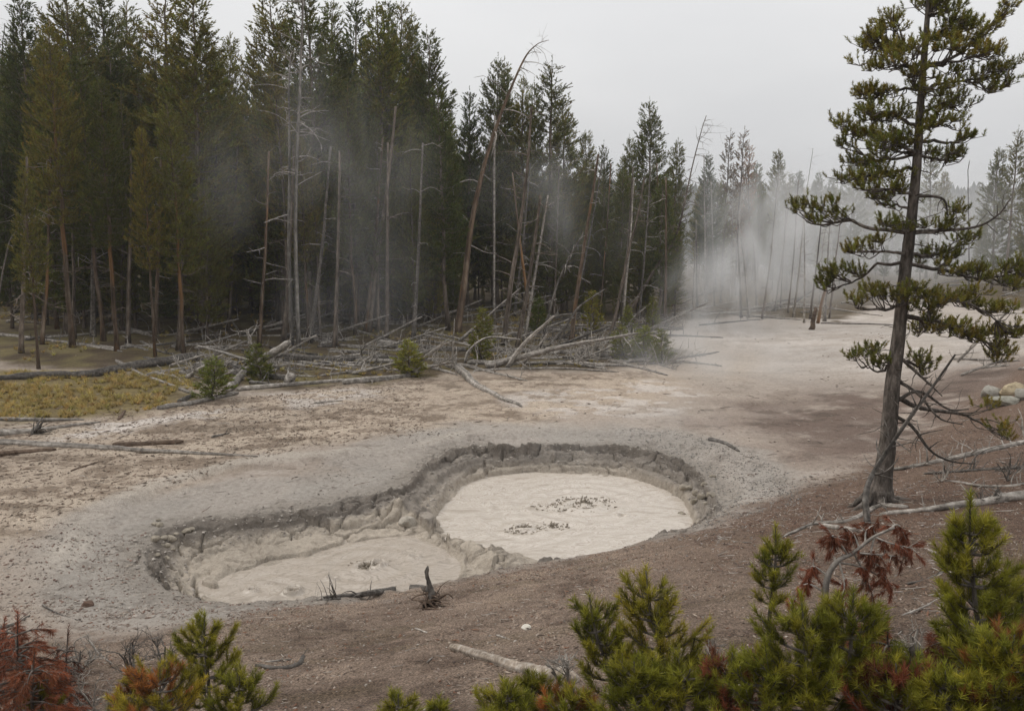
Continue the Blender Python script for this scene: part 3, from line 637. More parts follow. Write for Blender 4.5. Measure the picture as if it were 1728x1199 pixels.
log('squat weathered stump behind the long thin pale log', [(489, 650), (487, 634)], .22, .14, up=[0, 1], nb=8, bl=.3, name='tree_stump', cat='stump', root=.4)
log('grey log lying at the far edge of the pale clearing', [(1290, 520), (1340, 519), (1378, 521)], .11, .08, nb=4)
log('pale pole on the ground in the steam', [(1180, 532), (1280, 525), (1350, 517)], .09, .04, nb=6)
log('dark thin pole along the far side of the clearing', [(1385, 546), (1440, 547), (1510, 549)], .07, .05, D_, nb=2)
for k, (a, b, c_, d_) in enumerate([(0, 1062, 55, 1035), (10, 1120, 80, 1085), (60, 1090, 130, 1110), (120, 1190, 200, 1165), (20, 1170, 90, 1190), (150, 1080, 190, 1120), (70, 1020, 140, 1048), (210, 1180, 290, 1150), (1180, 1130, 1260, 1095), (1520, 1040, 1600, 1000), (1600, 960, 1690, 985), (1560, 925, 1650, 950), (1530, 985, 1590, 965), (1210, 905, 1270, 915)]):
    log('thin dry stick among the litter, %s of the loose sticks from the bottom left' % ['first','second','third','fourth','fifth','sixth','seventh','eighth','ninth','tenth','eleventh','twelfth','thirteenth','fourteenth'][k], [(a, b), ((a + c_) / 2, (b + d_) / 2 + 4), (c_, d_)], .012 if k else .035, .007, [D_, G_][k % 2], nb=3, bl=.25, name='stick', cat='stick', group='loose dry sticks')
# deadfall behind: many thinner poles lying criss-cross, described by their place
RNG = np.random.default_rng(77)
places = [('between the left trunks', 10, 230, 505, 590, 18), ('behind the bush and propped trunk', 240, 460, 560, 648, 40), ('under the dark middle trees', 440, 720, 540, 636, 62),
          ('behind the brush pile', 760, 1130, 530, 618, 80), ('in the steam beyond the clearing', 1130, 1420, 505, 550, 20), ('on the slope behind the right pine', 1600, 1760, 600, 640, 5), ('on the shoulder far right', 1560, 1740, 480, 520, 8)]
for nm, x0, x1, y0, y1, n in places:
    for k in range(n):
        px = RNG.uniform(x0, x1); py = RNG.uniform(y0, y1); L = RNG.uniform(30, 120); s = RNG.normal(0, .28)
        if k % 4 == 0: s = -abs(s) * 2 - .25
        log('thin bare deadfall pole lying ' + nm, [(px, py), (px + L / 2, py + s * L / 2 * .5), (px + L, py + s * L * .5)], RNG.uniform(.05, .10), .035, [G_, G_, G_, D_][RNG.integers(4)], nb=int(RNG.integers(4, 12)), bl=RNG.uniform(.4, 1.0),
            group='deadfall poles ' + nm, bup=.5, up=[0, 1, 1] if k % 4 == 0 else None)

# ------------------------------------------------------------------ forest pines
def pine_variant(seed, Hh=16.0, cb=.35, Rm=1.7, dens=1.0, tone=(1, 1, 1), bark=None, dead=12, sparse=0):
    rng = np.random.default_rng(seed); tr = MB(); n = 14; z = np.linspace(0, Hh, n)
    off = np.cumsum(rng.normal(0, .05, (n, 2)), 0); off -= off[0]
    P = np.column_stack([off, z]); rb = Hh * .0088 * rng.uniform(.9, 1.15); rad = rb * (1 - z / Hh) ** .8 + .012; rad[0] *= 1.35
    orange = np.where(z < Hh * rng.uniform(.08, .18), 1, 0)
    tr.tube(P, rad, 7, .08, rng)
    br = MB(); nd = MB(); PP = []; DD = []; LL = []; CC = []
    zz = Hh * cb
    green = np.array([.132, .134, .032]) * np.array(tone)
    while zz < Hh * .985:
        f = (zz - Hh * cb) / (Hh * (1 - cb)); prof = (1 - f) ** .75 * (0.55 + .45 * ss(0, .22, f)) + .05
        c = np.array([np.interp(zz, z, P[:, 0]), np.interp(zz, z, P[:, 1]), zz]); nbr = rng.integers(4, 7) if f < .85 else rng.integers(3, 5)
        a0 = rng.uniform(0, 6.28)
        for b in range(nbr):
            if rng.random() < sparse: continue
            a = a0 + b * 6.28 / nbr + rng.normal(0, .3); L = 1.12 * Rm * prof * rng.uniform(.55, 1.25)
            hd = np.array([math.cos(a), math.sin(a), 0]); rise = .15 + .7 * f
            p1 = c + hd * L * .5 + np.array([0, 0, L * .5 * (rise - .25)]); p2 = c + hd * L + np.array([0, 0, L * (rise - .05)])
            Q = curve([c, p1, p2], 6); br.tube(Q, np.linspace(.012 + L * .008, .006, 6), 3, cap=False)
            m = max(4, int(L * 17 * dens))
            u = rng.uniform(.22, 1, m) ** .8; u[0] = 1; ii = u * 5; i0 = np.minimum(ii.astype(int), 4); ff = (ii - i0)[:, None]; q = Q[i0] * (1 - ff) + Q[i0 + 1] * ff
            side = np.cross(hd, [0, 0, 1]); s = rng.uniform(-1, 1, m)[:, None] * side * (.30 * L * (1.1 - u))[:, None]
            q = q + s + rng.normal(0, .05, (m, 3)); d = hd * .55 + np.sign(s.sum(1))[:, None] * side * .25 + np.array([0, 0, .75]) + rng.normal(0, .3, (m, 3))
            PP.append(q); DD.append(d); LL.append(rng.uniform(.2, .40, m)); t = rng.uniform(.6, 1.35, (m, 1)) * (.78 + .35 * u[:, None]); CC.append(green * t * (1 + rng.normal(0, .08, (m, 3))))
        zz += rng.uniform(.22, .42) * (1.1 - .3 * f)
    PP.append(P[-3:]); DD.append(np.tile([0, 0, 1.], (3, 1))); LL.append(np.full(3, .4)); CC.append(np.tile(green, (3, 1)))
    brush(nd, np.vstack(PP), np.vstack(DD), np.concatenate(LL), 14, .125, .042, rng, np.vstack(CC), .7)
    for k in range(dead):
        zq = rng.uniform(.06, cb + .05) * Hh; a = rng.uniform(0, 6.28); c = np.array([np.interp(zq, z, P[:, 0]), np.interp(zq, z, P[:, 1]), zq]); L = rng.uniform(.4, 1.5); hd = np.array([math.cos(a), math.sin(a), 0])
        br.tube(curve([c, c + hd * L * .5 + [0, 0, -.02 * L], c + hd * L + np.array([0, 0, rng.uniform(-.35, .1) * L])], 5), np.linspace(.02, .005, 5), 3, cap=False)
    t = bpy.data.objects.new('pine_tree', None)
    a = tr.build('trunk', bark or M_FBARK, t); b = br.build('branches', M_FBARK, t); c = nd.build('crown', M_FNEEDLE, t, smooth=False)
    return t, [a, b, c], Hh
VAR = [pine_variant(1, 16, .24, 2.1, 1.1), pine_variant(2, 16, .16, 2.0, 1.15, (.92, .95, .9)), pine_variant(3, 16, .34, 1.9, 1.0, (1.06, 1.02, .9), M_OBARK, 20), pine_variant(4, 16, .14, 2.4, 1.05, (.85, .9, .95)),
       pine_variant(5, 16, .40, 1.8, .95, (1.1, 1.0, .85), M_OBARK, 22), pine_variant(6, 16, .10, 2.0, 1.1, (1.1, 1.1, .8)), pine_variant(7, 16, .45, 1.5, .8, (1.0, .95, .9), M_FBARK, 26, .25), pine_variant(8, 16, .22, 1.75, 1.25, (.85, .95, .9))]
YOUNG = [pine_variant(11, 5, .04, 1.0, 1.3, (1.35, 1.45, .9), None, 0), pine_variant(12, 5, .06, .8, 1.4, (1.6, 1.5, .8), None, 0)]
REDV = [pine_variant(21, 14, .2, 1.2, .7, (1.5, .85, 1.4), M_FBARK, 10, .3)]
used = {}
def place_pine(var, x, y, Ht, label, group, wid=1.0, rz=None, tilt=(0, 0)):
    t, kids, H0 = var
    if id(t) not in used: used[id(t)] = 1; COL.objects.link(t); root = t
    else:
        root = t.copy(); COL.objects.link(root)
        for k in kids: c = k.copy(); COL.objects.link(c); c.parent = root
    s = Ht / H0; root.location = (x, y, gz(x, y) - .08); root.scale = (s * wid, s * wid, s); root.rotation_euler = (tilt[0], tilt[1], RNG.uniform(0, 6.28) if rz is None else rz)
    tag(root, label, 'pine tree', group); return root
def pine_px(bx, by, ty, var, label, group, wid=1.0, Y=None, tilt=0):
    g = at(bx, by) if Y is None else np.array([pt(bx, 500, Y)[0], Y, 0]); g[2] = gz(g[0], g[1]); top = pt(bx, ty, g[1])[2]
    return place_pine(var, g[0], g[1], max(1.5, top - g[2]), label, group, wid, None, (0, tilt))
ORD = 'first second third fourth fifth sixth seventh eighth ninth tenth eleventh twelfth thirteenth fourteenth fifteenth sixteenth seventeenth eighteenth nineteenth twentieth'.split()
# skyline trees: (px of the top, py of the top, distance, variant, width)
SKY = [(12, 60, 60, 3, 1.3), (72, -12, 47, 1, .95), (108, 110, 44, 5, 1), (150, -30, 50, 0, 1.1), (205, -40, 52, 3, 1.0), (245, 5, 58, 2, 1.0), (285, -25, 50, 6, 1.3), (340, -25, 46, 1, 1.25), (378, 60, 60, 7, 1.1), (414, 66, 64, 3, .85), (438, 84, 66, 7, .8),
       (478, -15, 50, 0, 1.05), (522, -30, 48, 3, 1.1), (565, 0, 54, 1, .9), (600, 2, 56, 7, 1.0), (637, 10, 52, 5, 1.1), (656, -2, 55, 7, .85), (682, 4, 58, 0, .9), (706, 30, 60, 7, .8), (740, 52, 55, 1, 1.05), (788, 152, 60, 7, .9),
       (840, 98, 60, 0, .9), (858, 104, 62, 7, .8), (888, 132, 60, 5, .8), (906, 138, 64, 7, .7), (928, 98, 58, 6, 1.25), (950, 165, 62, 0, .95), (985, 224, 66, 3, .9), (1018, 242, 70, 6, .9), (1062, 232, 68, 1, .85), (1092, 170, 62, 0, 1.0), (1136, 236, 66, 2, .85)]
words = ['slim', 'tall', 'broad']
for k, (px, ty, Y, v, w) in enumerate(SKY):
    nth = ORD[k] if k < 16 else ORD[len(SKY) - 1 - k]
    side = 'from the left' if k < 16 else 'from its right end'
    pine_px(px, 0, ty, VAR[v], '%s green pine, %s treetop %s along the main forest skyline' % (words[0 if w < .9 else (2 if w > 1.1 else 1)], nth, side), 'pines along the forest skyline', w * 1.08, Y, RNG.normal(0, .012))
# front trunks of the left wood: base px, base py, top py
FRONT = [(65, 622, 285, 4, .8, 'short thin-crowned pine standing alone in front at the left'), (97, 555, 60, 2, .9, 'pine with orange lower bark behind the lone front one'), (122, 585, 40, 4, .9, 'slender pine whose trunk stands in the long pale pole'),
         (152, 520, 20, 2, 1.0, 'thick pine with flaking orange bark set back in the left wood'), (175, 575, 90, 2, 1.0, 'stout dark pine just right of the flaking orange one'), (197, 592, 130, 4, .9, 'pine with bright orange base next to the stout dark one'),
         (230, 556, 150, 6, .8, 'thin-trunked pine behind the bright orange base'), (262, 602, 215, 4, .7, 'very thin young pine trunk above the curving dark log'), (310, 600, 170, 2, 1.0, 'straight dark pine behind the root end of the curving log'),
         (490, 566, 120, 6, .9, 'slim pine next to the silver twin snag'), (520, 572, 230, 4, .8, 'orange-footed pine right of the silver snag'), (541, 572, 250, 6, .8, 'thin orange-footed pine, second right of the silver snag'),
         (600, 566, 140, 2, .9, 'dim pine in the steam at mid-forest'), (640, 560, 200, 0, .9, 'full pine left of the leaning brown trunk'), (700, 560, 210, 1, .8, 'bushy pine just left of the tall leaning snag'),
         (735, 545, 340, 5, .9, 'low narrow bright-green pine left of the tall leaning snag')]
for bx, by, ty, v, w, lb in FRONT: pine_px(bx, by, ty, VAR[v], lb, 'pines at the front of the left wood', w, None, RNG.normal(0, .015))
# the wood behind
def zone(x0, x1, Y0, Y1, n, t0, t1, label, vs=(0, 1, 3, 5, 7)):
    for k in range(n):
        px = x0 + (x1 - x0) * (k + RNG.uniform(.1, .9)) / n; Y = RNG.uniform(Y0, Y1); f = (px - x0) / (x1 - x0)
        pine_px(px, 0, t0 + (t1 - t0) * f + RNG.uniform(-40, 60), VAR[vs[RNG.integers(len(vs))]], label, 'pines massed in the wood', RNG.uniform(.85, 1.25), Y, RNG.normal(0, .015))
zone(-60, 330, 48, 60, 19, 90, 110, 'dark green pine massed in the wood behind the left front trunks')
zone(-80, 360, 60, 80, 12, 110, 110, 'dark green pine at the back of the left wood')
zone(330, 760, 49, 62, 21, 150, 180, 'dark green pine massed in the steamy middle of the wood')
zone(330, 760, 60, 82, 12, 130, 140, 'dark green pine at the back of the middle wood')
zone(740, 1150, 56, 70, 17, 250, 330, 'green pine massed in the wood behind the brush pile')
zone(740, 1150, 68, 90, 15, 240, 320, 'green pine far behind the brush pile')
zone(370, 770, 50, 57, 13, 300, 360, 'shorter leafy pine at the edge of the middle wood', (5, 1, 5, 3))
zone(-40, 380, 42, 50, 9, 250, 300, 'shorter leafy pine at the edge of the left wood', (1, 3, 5))
zone(800, 1150, 58, 68, 15, 330, 420, 'short green pine among the bare trunks right of the leaning snag', (1, 5, 3, 5))
zone(150, 780, 50, 58, 16, 430, 440, 'low leafy pine filling the wood between the trunks', (5, 3, 5))
zone(800, 1140, 56, 64, 9, 450, 460, 'low leafy pine under the bare trunks behind the brush pile', (5, 3, 5))
# young pines on the edge
for k, (bx, by, ty, lb) in enumerate([(356, 672, 620, 'rounded green bush in front of the propped pale trunk'), (437, 642, 612, 'small green bush right of the propped pale trunk'), 
        (695, 633, 612, 'low green bush right of the forked upright'), (1050, 606, 570, 'yellow-green bush behind the spiky fallen treetop'), (1085, 605, 580, 'middle yellow-green bush at the brush pile end'),
        (1115, 612, 586, 'rightmost yellow-green bush at the brush pile end'), (60, 470, 425, 'young pine at the far left back'),
        (1100, 556, 500, 'young pine at the right end of the forest edge'), (1062, 560, 515, 'young pine left of the last one on the forest edge'), (812, 606, 520, 'young pine right of the tall leaning snag'), (905, 560, 500, 'young pine behind the arching branch'), (1000, 560, 490, 'young pine between the leaning bare trunks')]):
    v = YOUNG[k % 2]; pine_px(bx, by, ty, v, lb, 'young pines at the forest edge', 2.2 if ty > 560 else 1.5)
for o in [x for x in COL.objects if x.get('group') == 'young pines at the forest edge']:
    o['category'] = 'young pine'
# hazy woods beyond the clearing
FAR = [(1190, 260, 78, 7), (1218, 222, 86, 'r'), (1241, 218, 88, 'r'), (1258, 240, 92, 'r'), (1300, 255, 96, 3), (1268, 275, 95, 0), (1340, 288, 112, 1), (1328, 292, 115, 7), (1372, 290, 120, 0), (1392, 298, 118, 3), (1430, 250, 100, 0), (1455, 285, 112, 3),
       (1500, 300, 120, 1), (1560, 240, 100, 6), (1580, 290, 110, 4), (1645, 340, 120, 0), (1672, 252, 82, 3), (1694, 218, 80, 6), (1730, 230, 84, 0), (1750, 260, 90, 3)]
ft = ['dim green', 'reddish dying', 'hazy']
for k, (px, ty, Y, v) in enumerate(FAR):
    pine_px(px, 0, ty, REDV[0] if v == 'r' else VAR[v], '%s pine, %s from the left in the row beyond the steam' % ('reddish thinning' if v == 'r' else 'hazy green', ORD[k]), 'pines beyond the steaming clearing', 1.0, Y)
zone(1150, 1420, 80, 120, 22, 345, 350, 'hazy pine behind the bare steaming poles', (0, 1, 3, 7)); zone(1420, 1780, 85, 140, 24, 385, 390, 'hazy low pine behind the big pine', (0, 1, 3, 7))

# ------------------------------------------------------------------ bare trunks
def snag(label, pts, r0, r1, material=None, nb=18, bl=1.2, droop=.15, f0=.2, name='dead_tree', Y=None, group=None, cat='dead tree', orange=None):
    SEED[0] += 1; rng = np.random.default_rng(SEED[0]); g = at(*pts[0]) if Y is None else pt(pts[0][0], pts[0][1], Y)
    if Y is not None: g[2] = gz(g[0], g[1]) - .1
    G = [g] + [pt(a, b, g[1] + 0.0) for a, b in pts[1:]]; P = curve(G, 6 * len(G)); n = len(P)
    P[1:-1, 1] += np.cumsum(rng.normal(0, .03, n - 2)); rad = r1 + (r0 - r1) * (1 - np.linspace(0, 1, n)) ** 1.35; rad[0] *= 1.25
    t = thing(name, g, label, cat, group); mb = MB(); c = None
    mb.tube(P, rad, 9, .08, rng); mb.build('trunk', material or M_GREY, t, loc=g)
    if nb:
        mb = MB(); stubs(mb, P, rad, nb, bl, rng, 0, 4, f0, 1, droop); mb.build('branches', M_GREY if material is not M_FBARK else M_FBARK, t, loc=g)
    return t
snag('tall leaning snag with orange lower trunk and a drooping bare tip', [(772, 560), (783, 480), (797, 370), (820, 270), (850, 180), (882, 105), (903, 78), (926, 68)], .215, .012, M_OSNAG, 34, 1.5, .2, .18)
snag('silver dead trunk, left stem of the twin snag', [(492, 566), (488, 400), (490, 280), (489, 160), (492, 90)], .10, .035, M_SNAG, 30, 1.5, .12, .3, Y=43.4)
snag('silver dead trunk, taller right stem of the twin snag', [(503, 560), (500, 400), (502, 250), (507, 120), (511, -10)], .11, .05, M_SNAG, 30, 1.5, .12, .35, Y=43.0)
snag('brown trunk leaning right through the steamy middle', [(622, 560), (642, 400), (658, 280), (668, 180)], .16, .07, M_FBARK, 10, 1.0)
snag('grey leaning trunk right of the tall leaning snag', [(850, 582), (862, 480), (875, 400), (890, 280), (897, 180)], .15, .05, M_FBARK, 20, 1.3)
snag('pale trunk leaning right, first behind the brush pile', [(873, 585), (888, 500), (903, 400), (912, 330)], .12, .06, M_FBARK, 12, 1.2)
snag('pale thin trunk second behind the brush pile', [(885, 575), (897, 500), (910, 420), (925, 330)], .10, .05, M_GREY, 12, 1.0)
snag('straight brown trunk rising from the middle of the brush pile', [(964, 574), (973, 500), (985, 420), (1000, 330), (1010, 260)], .13, .05, M_OBARK, 10, 1.0)
snag('dark bent thin trunk crossing to the right above the brush pile', [(912, 586), (936, 493), (960, 435), (985, 392)], .07, .03, D_, 8, 1.0)
snag('brown leaning trunk near the right end of the brush pile', [(1030, 568), (1046, 500), (1060, 430), (1078, 360), (1088, 300)], .11, .04, M_FBARK, 12, 1.0)
snag('long thin dead tree leaning far right with a wispy top', [(1056, 540), (1100, 462), (1140, 400), (1160, 320), (1178, 245), (1192, 195)], .11, .02, M_FBARK, 40, 1.5, .1, .35)
snag('thin pale trunk close behind the brown leaning one', [(1050, 556), (1056, 480), (1064, 400), (1070, 300)], .08, .04, M_GREY, 8, .8)
snag('upright trunk right of the long leaning dead tree', [(1122, 548), (1124, 470), (1124, 400), (1124, 300)], .10, .05, M_OBARK, 8, .8)
snag('bare leaning twig-topped tree at the far left edge', [(-10, 560), (0, 300), (20, 120), (28, 45)], .12, .02, D_, 24, 1.2, Y=52)
snag('bare pole beside the dead tree at the far left edge', [(-20, 560), (-8, 300), (2, 120), (8, 40)], .12, .02, D_, 24, 1.2, Y=54)
snag('forked dead crown leaning at the left edge', [(-20, 560), (10, 430), (35, 380), (60, 350)], .05, .02, D_, 14, 1.2, Y=38)
snag('tall bare spar standing against the sky right of the pine', [(1634, 500), (1635, 400), (1636, 272)], .10, .03, D_, 2, .4, Y=80)
snag('bare leaning tree with wispy top left of the right pine', [(1340, 490), (1355, 370), (1372, 250)], .09, .02, G_, 24, 1.4, Y=88)
snag('squat dark stump at the edge of the pale clearing', [(1370, 556), (1372, 538), (1376, 520)], .16, .10, M_BROWN, 3, .4, name='tree_stump', cat='stump')
snag('yellowish pole leaning right by the squat dark stump', [(1380, 545), (1390, 500), (1402, 455)], .10, .07, M_OBARK, 3, .5)
snag('short yellow broken pole right of the leaning one', [(1400, 522), (1404, 500), (1407, 470)], .08, .06, M_OBARK, 2, .5)
snag('narrow broken spike beside the tall leaning snag', [(833, 420), (834, 300), (835, 196)], .08, .05, G_, 5, .4, Y=52)
rr_ = np.random.default_rng(5)
for k in range(20):
    px = 1165 + k * 12.5 + rr_.uniform(-5, 5); by = rr_.uniform(498, 545) ; lean = rr_.normal(10, 14) + (k > 8) * 8
    snag('bare pale pole standing in the steam, %s of twenty from the left' % ORD[k], [(px, by), (px + lean * .5, by - 90), (px + lean, by - rr_.uniform(130, 250))], rr_.uniform(.06, .10), .03, [G_, M_FBARK, G_][k % 3], 8, .8, .1, .3, 'dead_pole', None, 'bare poles in the steam')
for k in range(16):
    px = 30 + k * 45 + rr_.uniform(-8, 8); by = rr_.uniform(548, 590) + (px < 330) * 12; lean = rr_.normal(4, 8)
    snag('bare dim trunk inside the dark wood, %s of sixteen from the left' % ORD[k], [(px, by), (px + lean, by - 150), (px + lean * 1.8, by - 330)], rr_.uniform(.09, .14), .05, [M_FBARK, M_OBARK, M_FBARK, D_][k % 4], 12, 1.2, .1, .1, 'dead_tree', None, 'bare trunks inside the dark wood')
for k in range(9):
    px = 830 + k * 36 + rr_.uniform(-8, 8); by = rr_.uniform(530, 552); lean = rr_.normal(6, 10)
    snag('thin bare trunk behind the brush pile, %s of nine from the left' % ORD[k], [(px, by), (px + lean, by - 130), (px + lean * 1.8, by - 260)], rr_.uniform(.07, .12), .04, [M_FBARK, D_, M_OBARK][k % 3], 14, 1.2, .1, .1, 'dead_tree', None, 'bare trunks behind the brush pile')

# ------------------------------------------------------------------ the big pine on the right
def hero_pine():
    rng = np.random.default_rng(9); g = at(1483, 848); Y = g[1]
    t = thing('pine_tree', g, 'big open-crowned pine standing alone on the right slope', 'pine tree')
    PX = [(1483, 850), (1490, 800), (1498, 750), (1505, 660), (1517, 560), (1527, 460), (1537, 380), (1547, 280), (1553, 180), (1560, 90), (1567, 0), (1570, -45)]
    RP = [23, 16, 14, 12.5, 11, 10, 8.8, 7.5, 6, 5, 3.6, 2]
    s = Y / F; P = [pt(a, b, Y) for a, b in PX]; P[0] = g - np.array([0, 0, .1]); TP = curve(P, 50); TR = np.interp(np.linspace(0, 11, 50), np.arange(12), RP) * s
    mb = MB(); mb.tube(TP, TR, 14, .06, rng)
    for a in np.linspace(0, 6.28, 8)[:-1]:
        d = np.array([math.cos(a), math.sin(a), 0]); q = g + d * TR[0] * .6; e = g + d * rng.uniform(.45, .7); e[2] = gz(e[0], e[1]) - .03
        mb.tube(curve([q + [0, 0, .22], q + d * .1 + [0, 0, .08], e], 6), np.linspace(.10, .03, 6), 6)
    mb.build('trunk', M_BARK, t, loc=g)
    sc = MB(); b = pt(1503, 728, Y) + np.array([.0, -.0, 0])
    def trunk_at(py):
        i = int(np.argmin(abs(np.array([CAMZ + (p[2] - CAMZ) for p in TP]) - pt(1500, py, Y)[2]))); return TP[i].copy()
    green = np.array([.19, .178, .034])
    #  blobs: attach py, via [(px,py)...], list of (cx, cy, rx, ry), depth offset
    BL = [(20, [], [(1565, 0, 26, 24), (1592, 12, 30, 26)], 0), (95, [(1530, 80)], [(1505, 62, 36, 34), (1468, 72, 26, 30), (1478, 108, 30, 12), (1515, 30, 18, 16)], .15),
          (70, [(1590, 50)], [(1592, 48, 34, 26), (1625, 38, 26, 22)], -.2), (108, [(1600, 100), (1650, 62)], [(1692, 18, 20, 18), (1668, 48, 26, 16), (1640, 70, 26, 18)], .1),
          (112, [(1610, 105)], [(1600, 78, 40, 20), (1645, 92, 34, 12), (1675, 82, 14, 14)], -.3), (125, [(1530, 110)], [(1530, 90, 34, 22), (1500, 118, 26, 14)], -.4),
          (140, [(1600, 140)], [(1650, 130, 30, 18), (1690, 120, 20, 20), (1668, 150, 32, 14), (1620, 120, 22, 12)], 0), (150, [(1540, 140)], [(1545, 125, 34, 16), (1570, 150, 36, 16)], -.35),
          (155, [(1500, 150)], [(1490, 165, 38, 20), (1470, 155, 22, 16)], .2), (180, [(1590, 175)], [(1590, 172, 40, 16), (1622, 178, 20, 12)], .2),
          (200, [(1500, 190)], [(1475, 190, 34, 18), (1510, 195, 28, 20)], -.3), (222, [(1470, 225)], [(1420, 215, 22, 12), (1455, 222, 34, 18), (1490, 225, 26, 18)], .1),
          (212, [(1590, 210)], [(1578, 205, 36, 18), (1608, 212, 18, 14)], -.2), (228, [(1600, 240)], [(1608, 238, 28, 8), (1630, 234, 10, 8)], .3),
          (245, [(1510, 240)], [(1500, 250, 44, 22), (1535, 235, 24, 16)], -.35), (258, [(1480, 270)], [(1465, 272, 34, 16), (1440, 245, 22, 14)], .3), (262, [(1590, 270)], [(1592, 262, 28, 14), (1620, 268, 10, 8), (1560, 265, 18, 14)], .1),
          (285, [(1500, 290)], [(1490, 295, 40, 16), (1455, 305, 36, 14), (1425, 300, 14, 12)], 0), (325, [(1510, 318)], [(1500, 320, 34, 15), (1465, 322, 20, 10)], -.3),
          (392, [(1470, 385), (1430, 372), (1380, 380)], [(1368, 352, 26, 12), (1348, 355, 10, 8), (1400, 348, 22, 16), (1425, 362, 20, 12), (1385, 372, 26, 10)], .25),
          (350, [(1510, 345)], [(1508, 342, 36, 14), (1475, 340, 18, 10)], .3), (385, [(1540, 375)], [(1530, 382, 40, 15), (1500, 378, 22, 10)], -.4), (392, [(1590, 390)], [(1600, 378, 18, 14), (1614, 362, 10, 12), (1585, 392, 20, 10)], -.2),
          (443, [(1480, 446), (1450, 470)], [(1425, 462, 30, 16), (1410, 480, 16, 12), (1450, 462, 16, 10), (1397, 488, 8, 8)], .1), (420, [(1490, 425)], [(1468, 420, 20, 12), (1478, 410, 12, 10), (1440, 424, 8, 6)], -.2),
          (515, [(1500, 520), (1450, 520)], [(1480, 492, 34, 15), (1515, 498, 34, 16), (1450, 510, 18, 10), (1540, 490, 22, 14)], -.2), (415, [(1580, 430)], [(1590, 425, 30, 16), (1620, 410, 26, 12), (1640, 400, 12, 8), (1560, 435, 18, 14)], .2),
          (442, [(1590, 455), (1650, 470)], [(1600, 455, 36, 16), (1650, 462, 34, 16), (1700, 452, 26, 16), (1728, 455, 26, 20), (1700, 480, 34, 12)], 0), (480, [(1580, 495), (1650, 520)], [(1590, 500, 36, 18), (1640, 505, 36, 20), (1685, 520, 30, 20), (1710, 550, 20, 22), (1690, 575, 26, 16)], -.3),
          (520, [(1590, 545), (1660, 575)], [(1570, 555, 36, 20), (1615, 560, 36, 22), (1655, 565, 32, 20), (1690, 590, 30, 12), (1675, 605, 18, 8)], .3), (470, [(1560, 500)], [(1550, 520, 24, 18), (1570, 535, 22, 14)], -.2),
          (600, [(1490, 625), (1465, 620)], [(1470, 598, 26, 16), (1448, 602, 12, 8), (1490, 612, 26, 16)], .1), (590, [(1550, 620)], [(1545, 605, 28, 14), (1560, 628, 22, 12)], .3),
          (655, [(1560, 690), (1620, 697), (1650, 712)], [(1662, 686, 10, 8), (1685, 718, 18, 14), (1695, 735, 10, 8)], .2)]
    for bi, (apy, via, blobs, dy) in enumerate(BL):
        a = trunk_at(apy + 6); cx = [q[0] for q in blobs]; far = max(blobs, key=lambda q: abs(q[0] - (1483 + (848 - apy) * .11)))
        ptsb = [a] + [pt(px, py, Y + dy * (k + 1)) for k, (px, py) in enumerate(via)] + [pt(far[0], far[1] + far[3] * .3, Y + dy * (len(via) + 1.2))]
        Q = curve(ptsb, 14); L = np.linalg.norm(Q[-1] - Q[0]); Q[1:-1] += rng.normal(0, .012, (12, 3)); wb = MB(); wb.tube(Q, np.linspace(.018 + L * .012, .008, 14), 6, .1, rng); nb = MB()
        PP, DD = [], []
        for cxp, cyp, rx, ry in blobs:
            c = pt(cxp, cyp, Y + dy * 1.3); A = rx * s; Bz = ry * s; Dp = max(A * .8, .22)
            nsec = max(3, int(rx * ry / 64)); 
            for _ in range(nsec):
                v = rng.normal(size=3); v = v / np.linalg.norm(v) * rng.uniform(.2, .95) ** .5; node = c + v * [A * .85, Dp, Bz * .85] - [0, 0, Bz * .15]
                d2 = np.linalg.norm(Q - node, axis=1) + np.linspace(.0, .25, 14); st = Q[max(0, int(np.argmin(d2)) - 1)]
                md = (st + node) / 2 + rng.normal(0, .04, 3) - [0, 0, .03]; wb.tube(curve([st, md, node], 5), np.linspace(.011, .006, 5), 4, cap=False)
                for _ in range(rng.integers(5, 8)):
                    o = rng.normal(size=3); o[2] = abs(o[2]) * .8; o = unit(o + unit(node - TP[25] * [1, 1, 0] - [0, 0, node[2]]) * .6) ; l = rng.uniform(.06, .26); e = node + o * [1, 1, .8] * l
                    wb.tube([node, e], [.006, .005], 3, cap=False); PP.append(e - o * .05); DD.append(o * .6 + np.array([0, 0, .9]) + rng.normal(0, .2, 3))
        PP = np.array(PP); m = len(PP); col = green * rng.uniform(.65, 1.4, (m, 1)) * (1 + rng.normal(0, .07, (m, 3)))
        brush(nb, PP, np.array(DD), rng.uniform(.07, .16, m), 50, .058, .0095, rng, col, 1.0)
        bo = wb.build('branch', M_BARK, t, loc=g); nb.build('needles', M_NEEDLE, bo, smooth=False, loc=g)
    # bare boughs
    for ps in ([(1540, 391), (1600, 388), (1650, 382), (1685, 362), (1706, 334)], [(1508, 700), (1540, 720), (1570, 760), (1605, 778), (1645, 782)], [(1512, 640), (1550, 665), (1585, 705), (1625, 716)],
               [(1516, 600), (1560, 640), (1590, 668)], [(1508, 680), (1550, 660), (1600, 690), (1635, 690)], [(1540, 330), (1590, 335), (1600, 365)], [(1537, 258), (1510, 256)]):
        Q = curve([pt(a_, b_, Y - .1 * i) for i, (a_, b_) in enumerate(ps)], 14); wb = MB(); wb.tube(Q, np.linspace(.035, .009, 14), 6, .1, rng); stubs(wb, Q, np.linspace(.035, .009, 14), 9, .4, rng, .1, 4, .3)
        tag(wb.build('dead_branch', M_BARK, t, loc=g), 'bare dead bough')
    for py in np.arange(240, 700, 16):
        a = trunk_at(py); wb_ = None
    tw = MB()
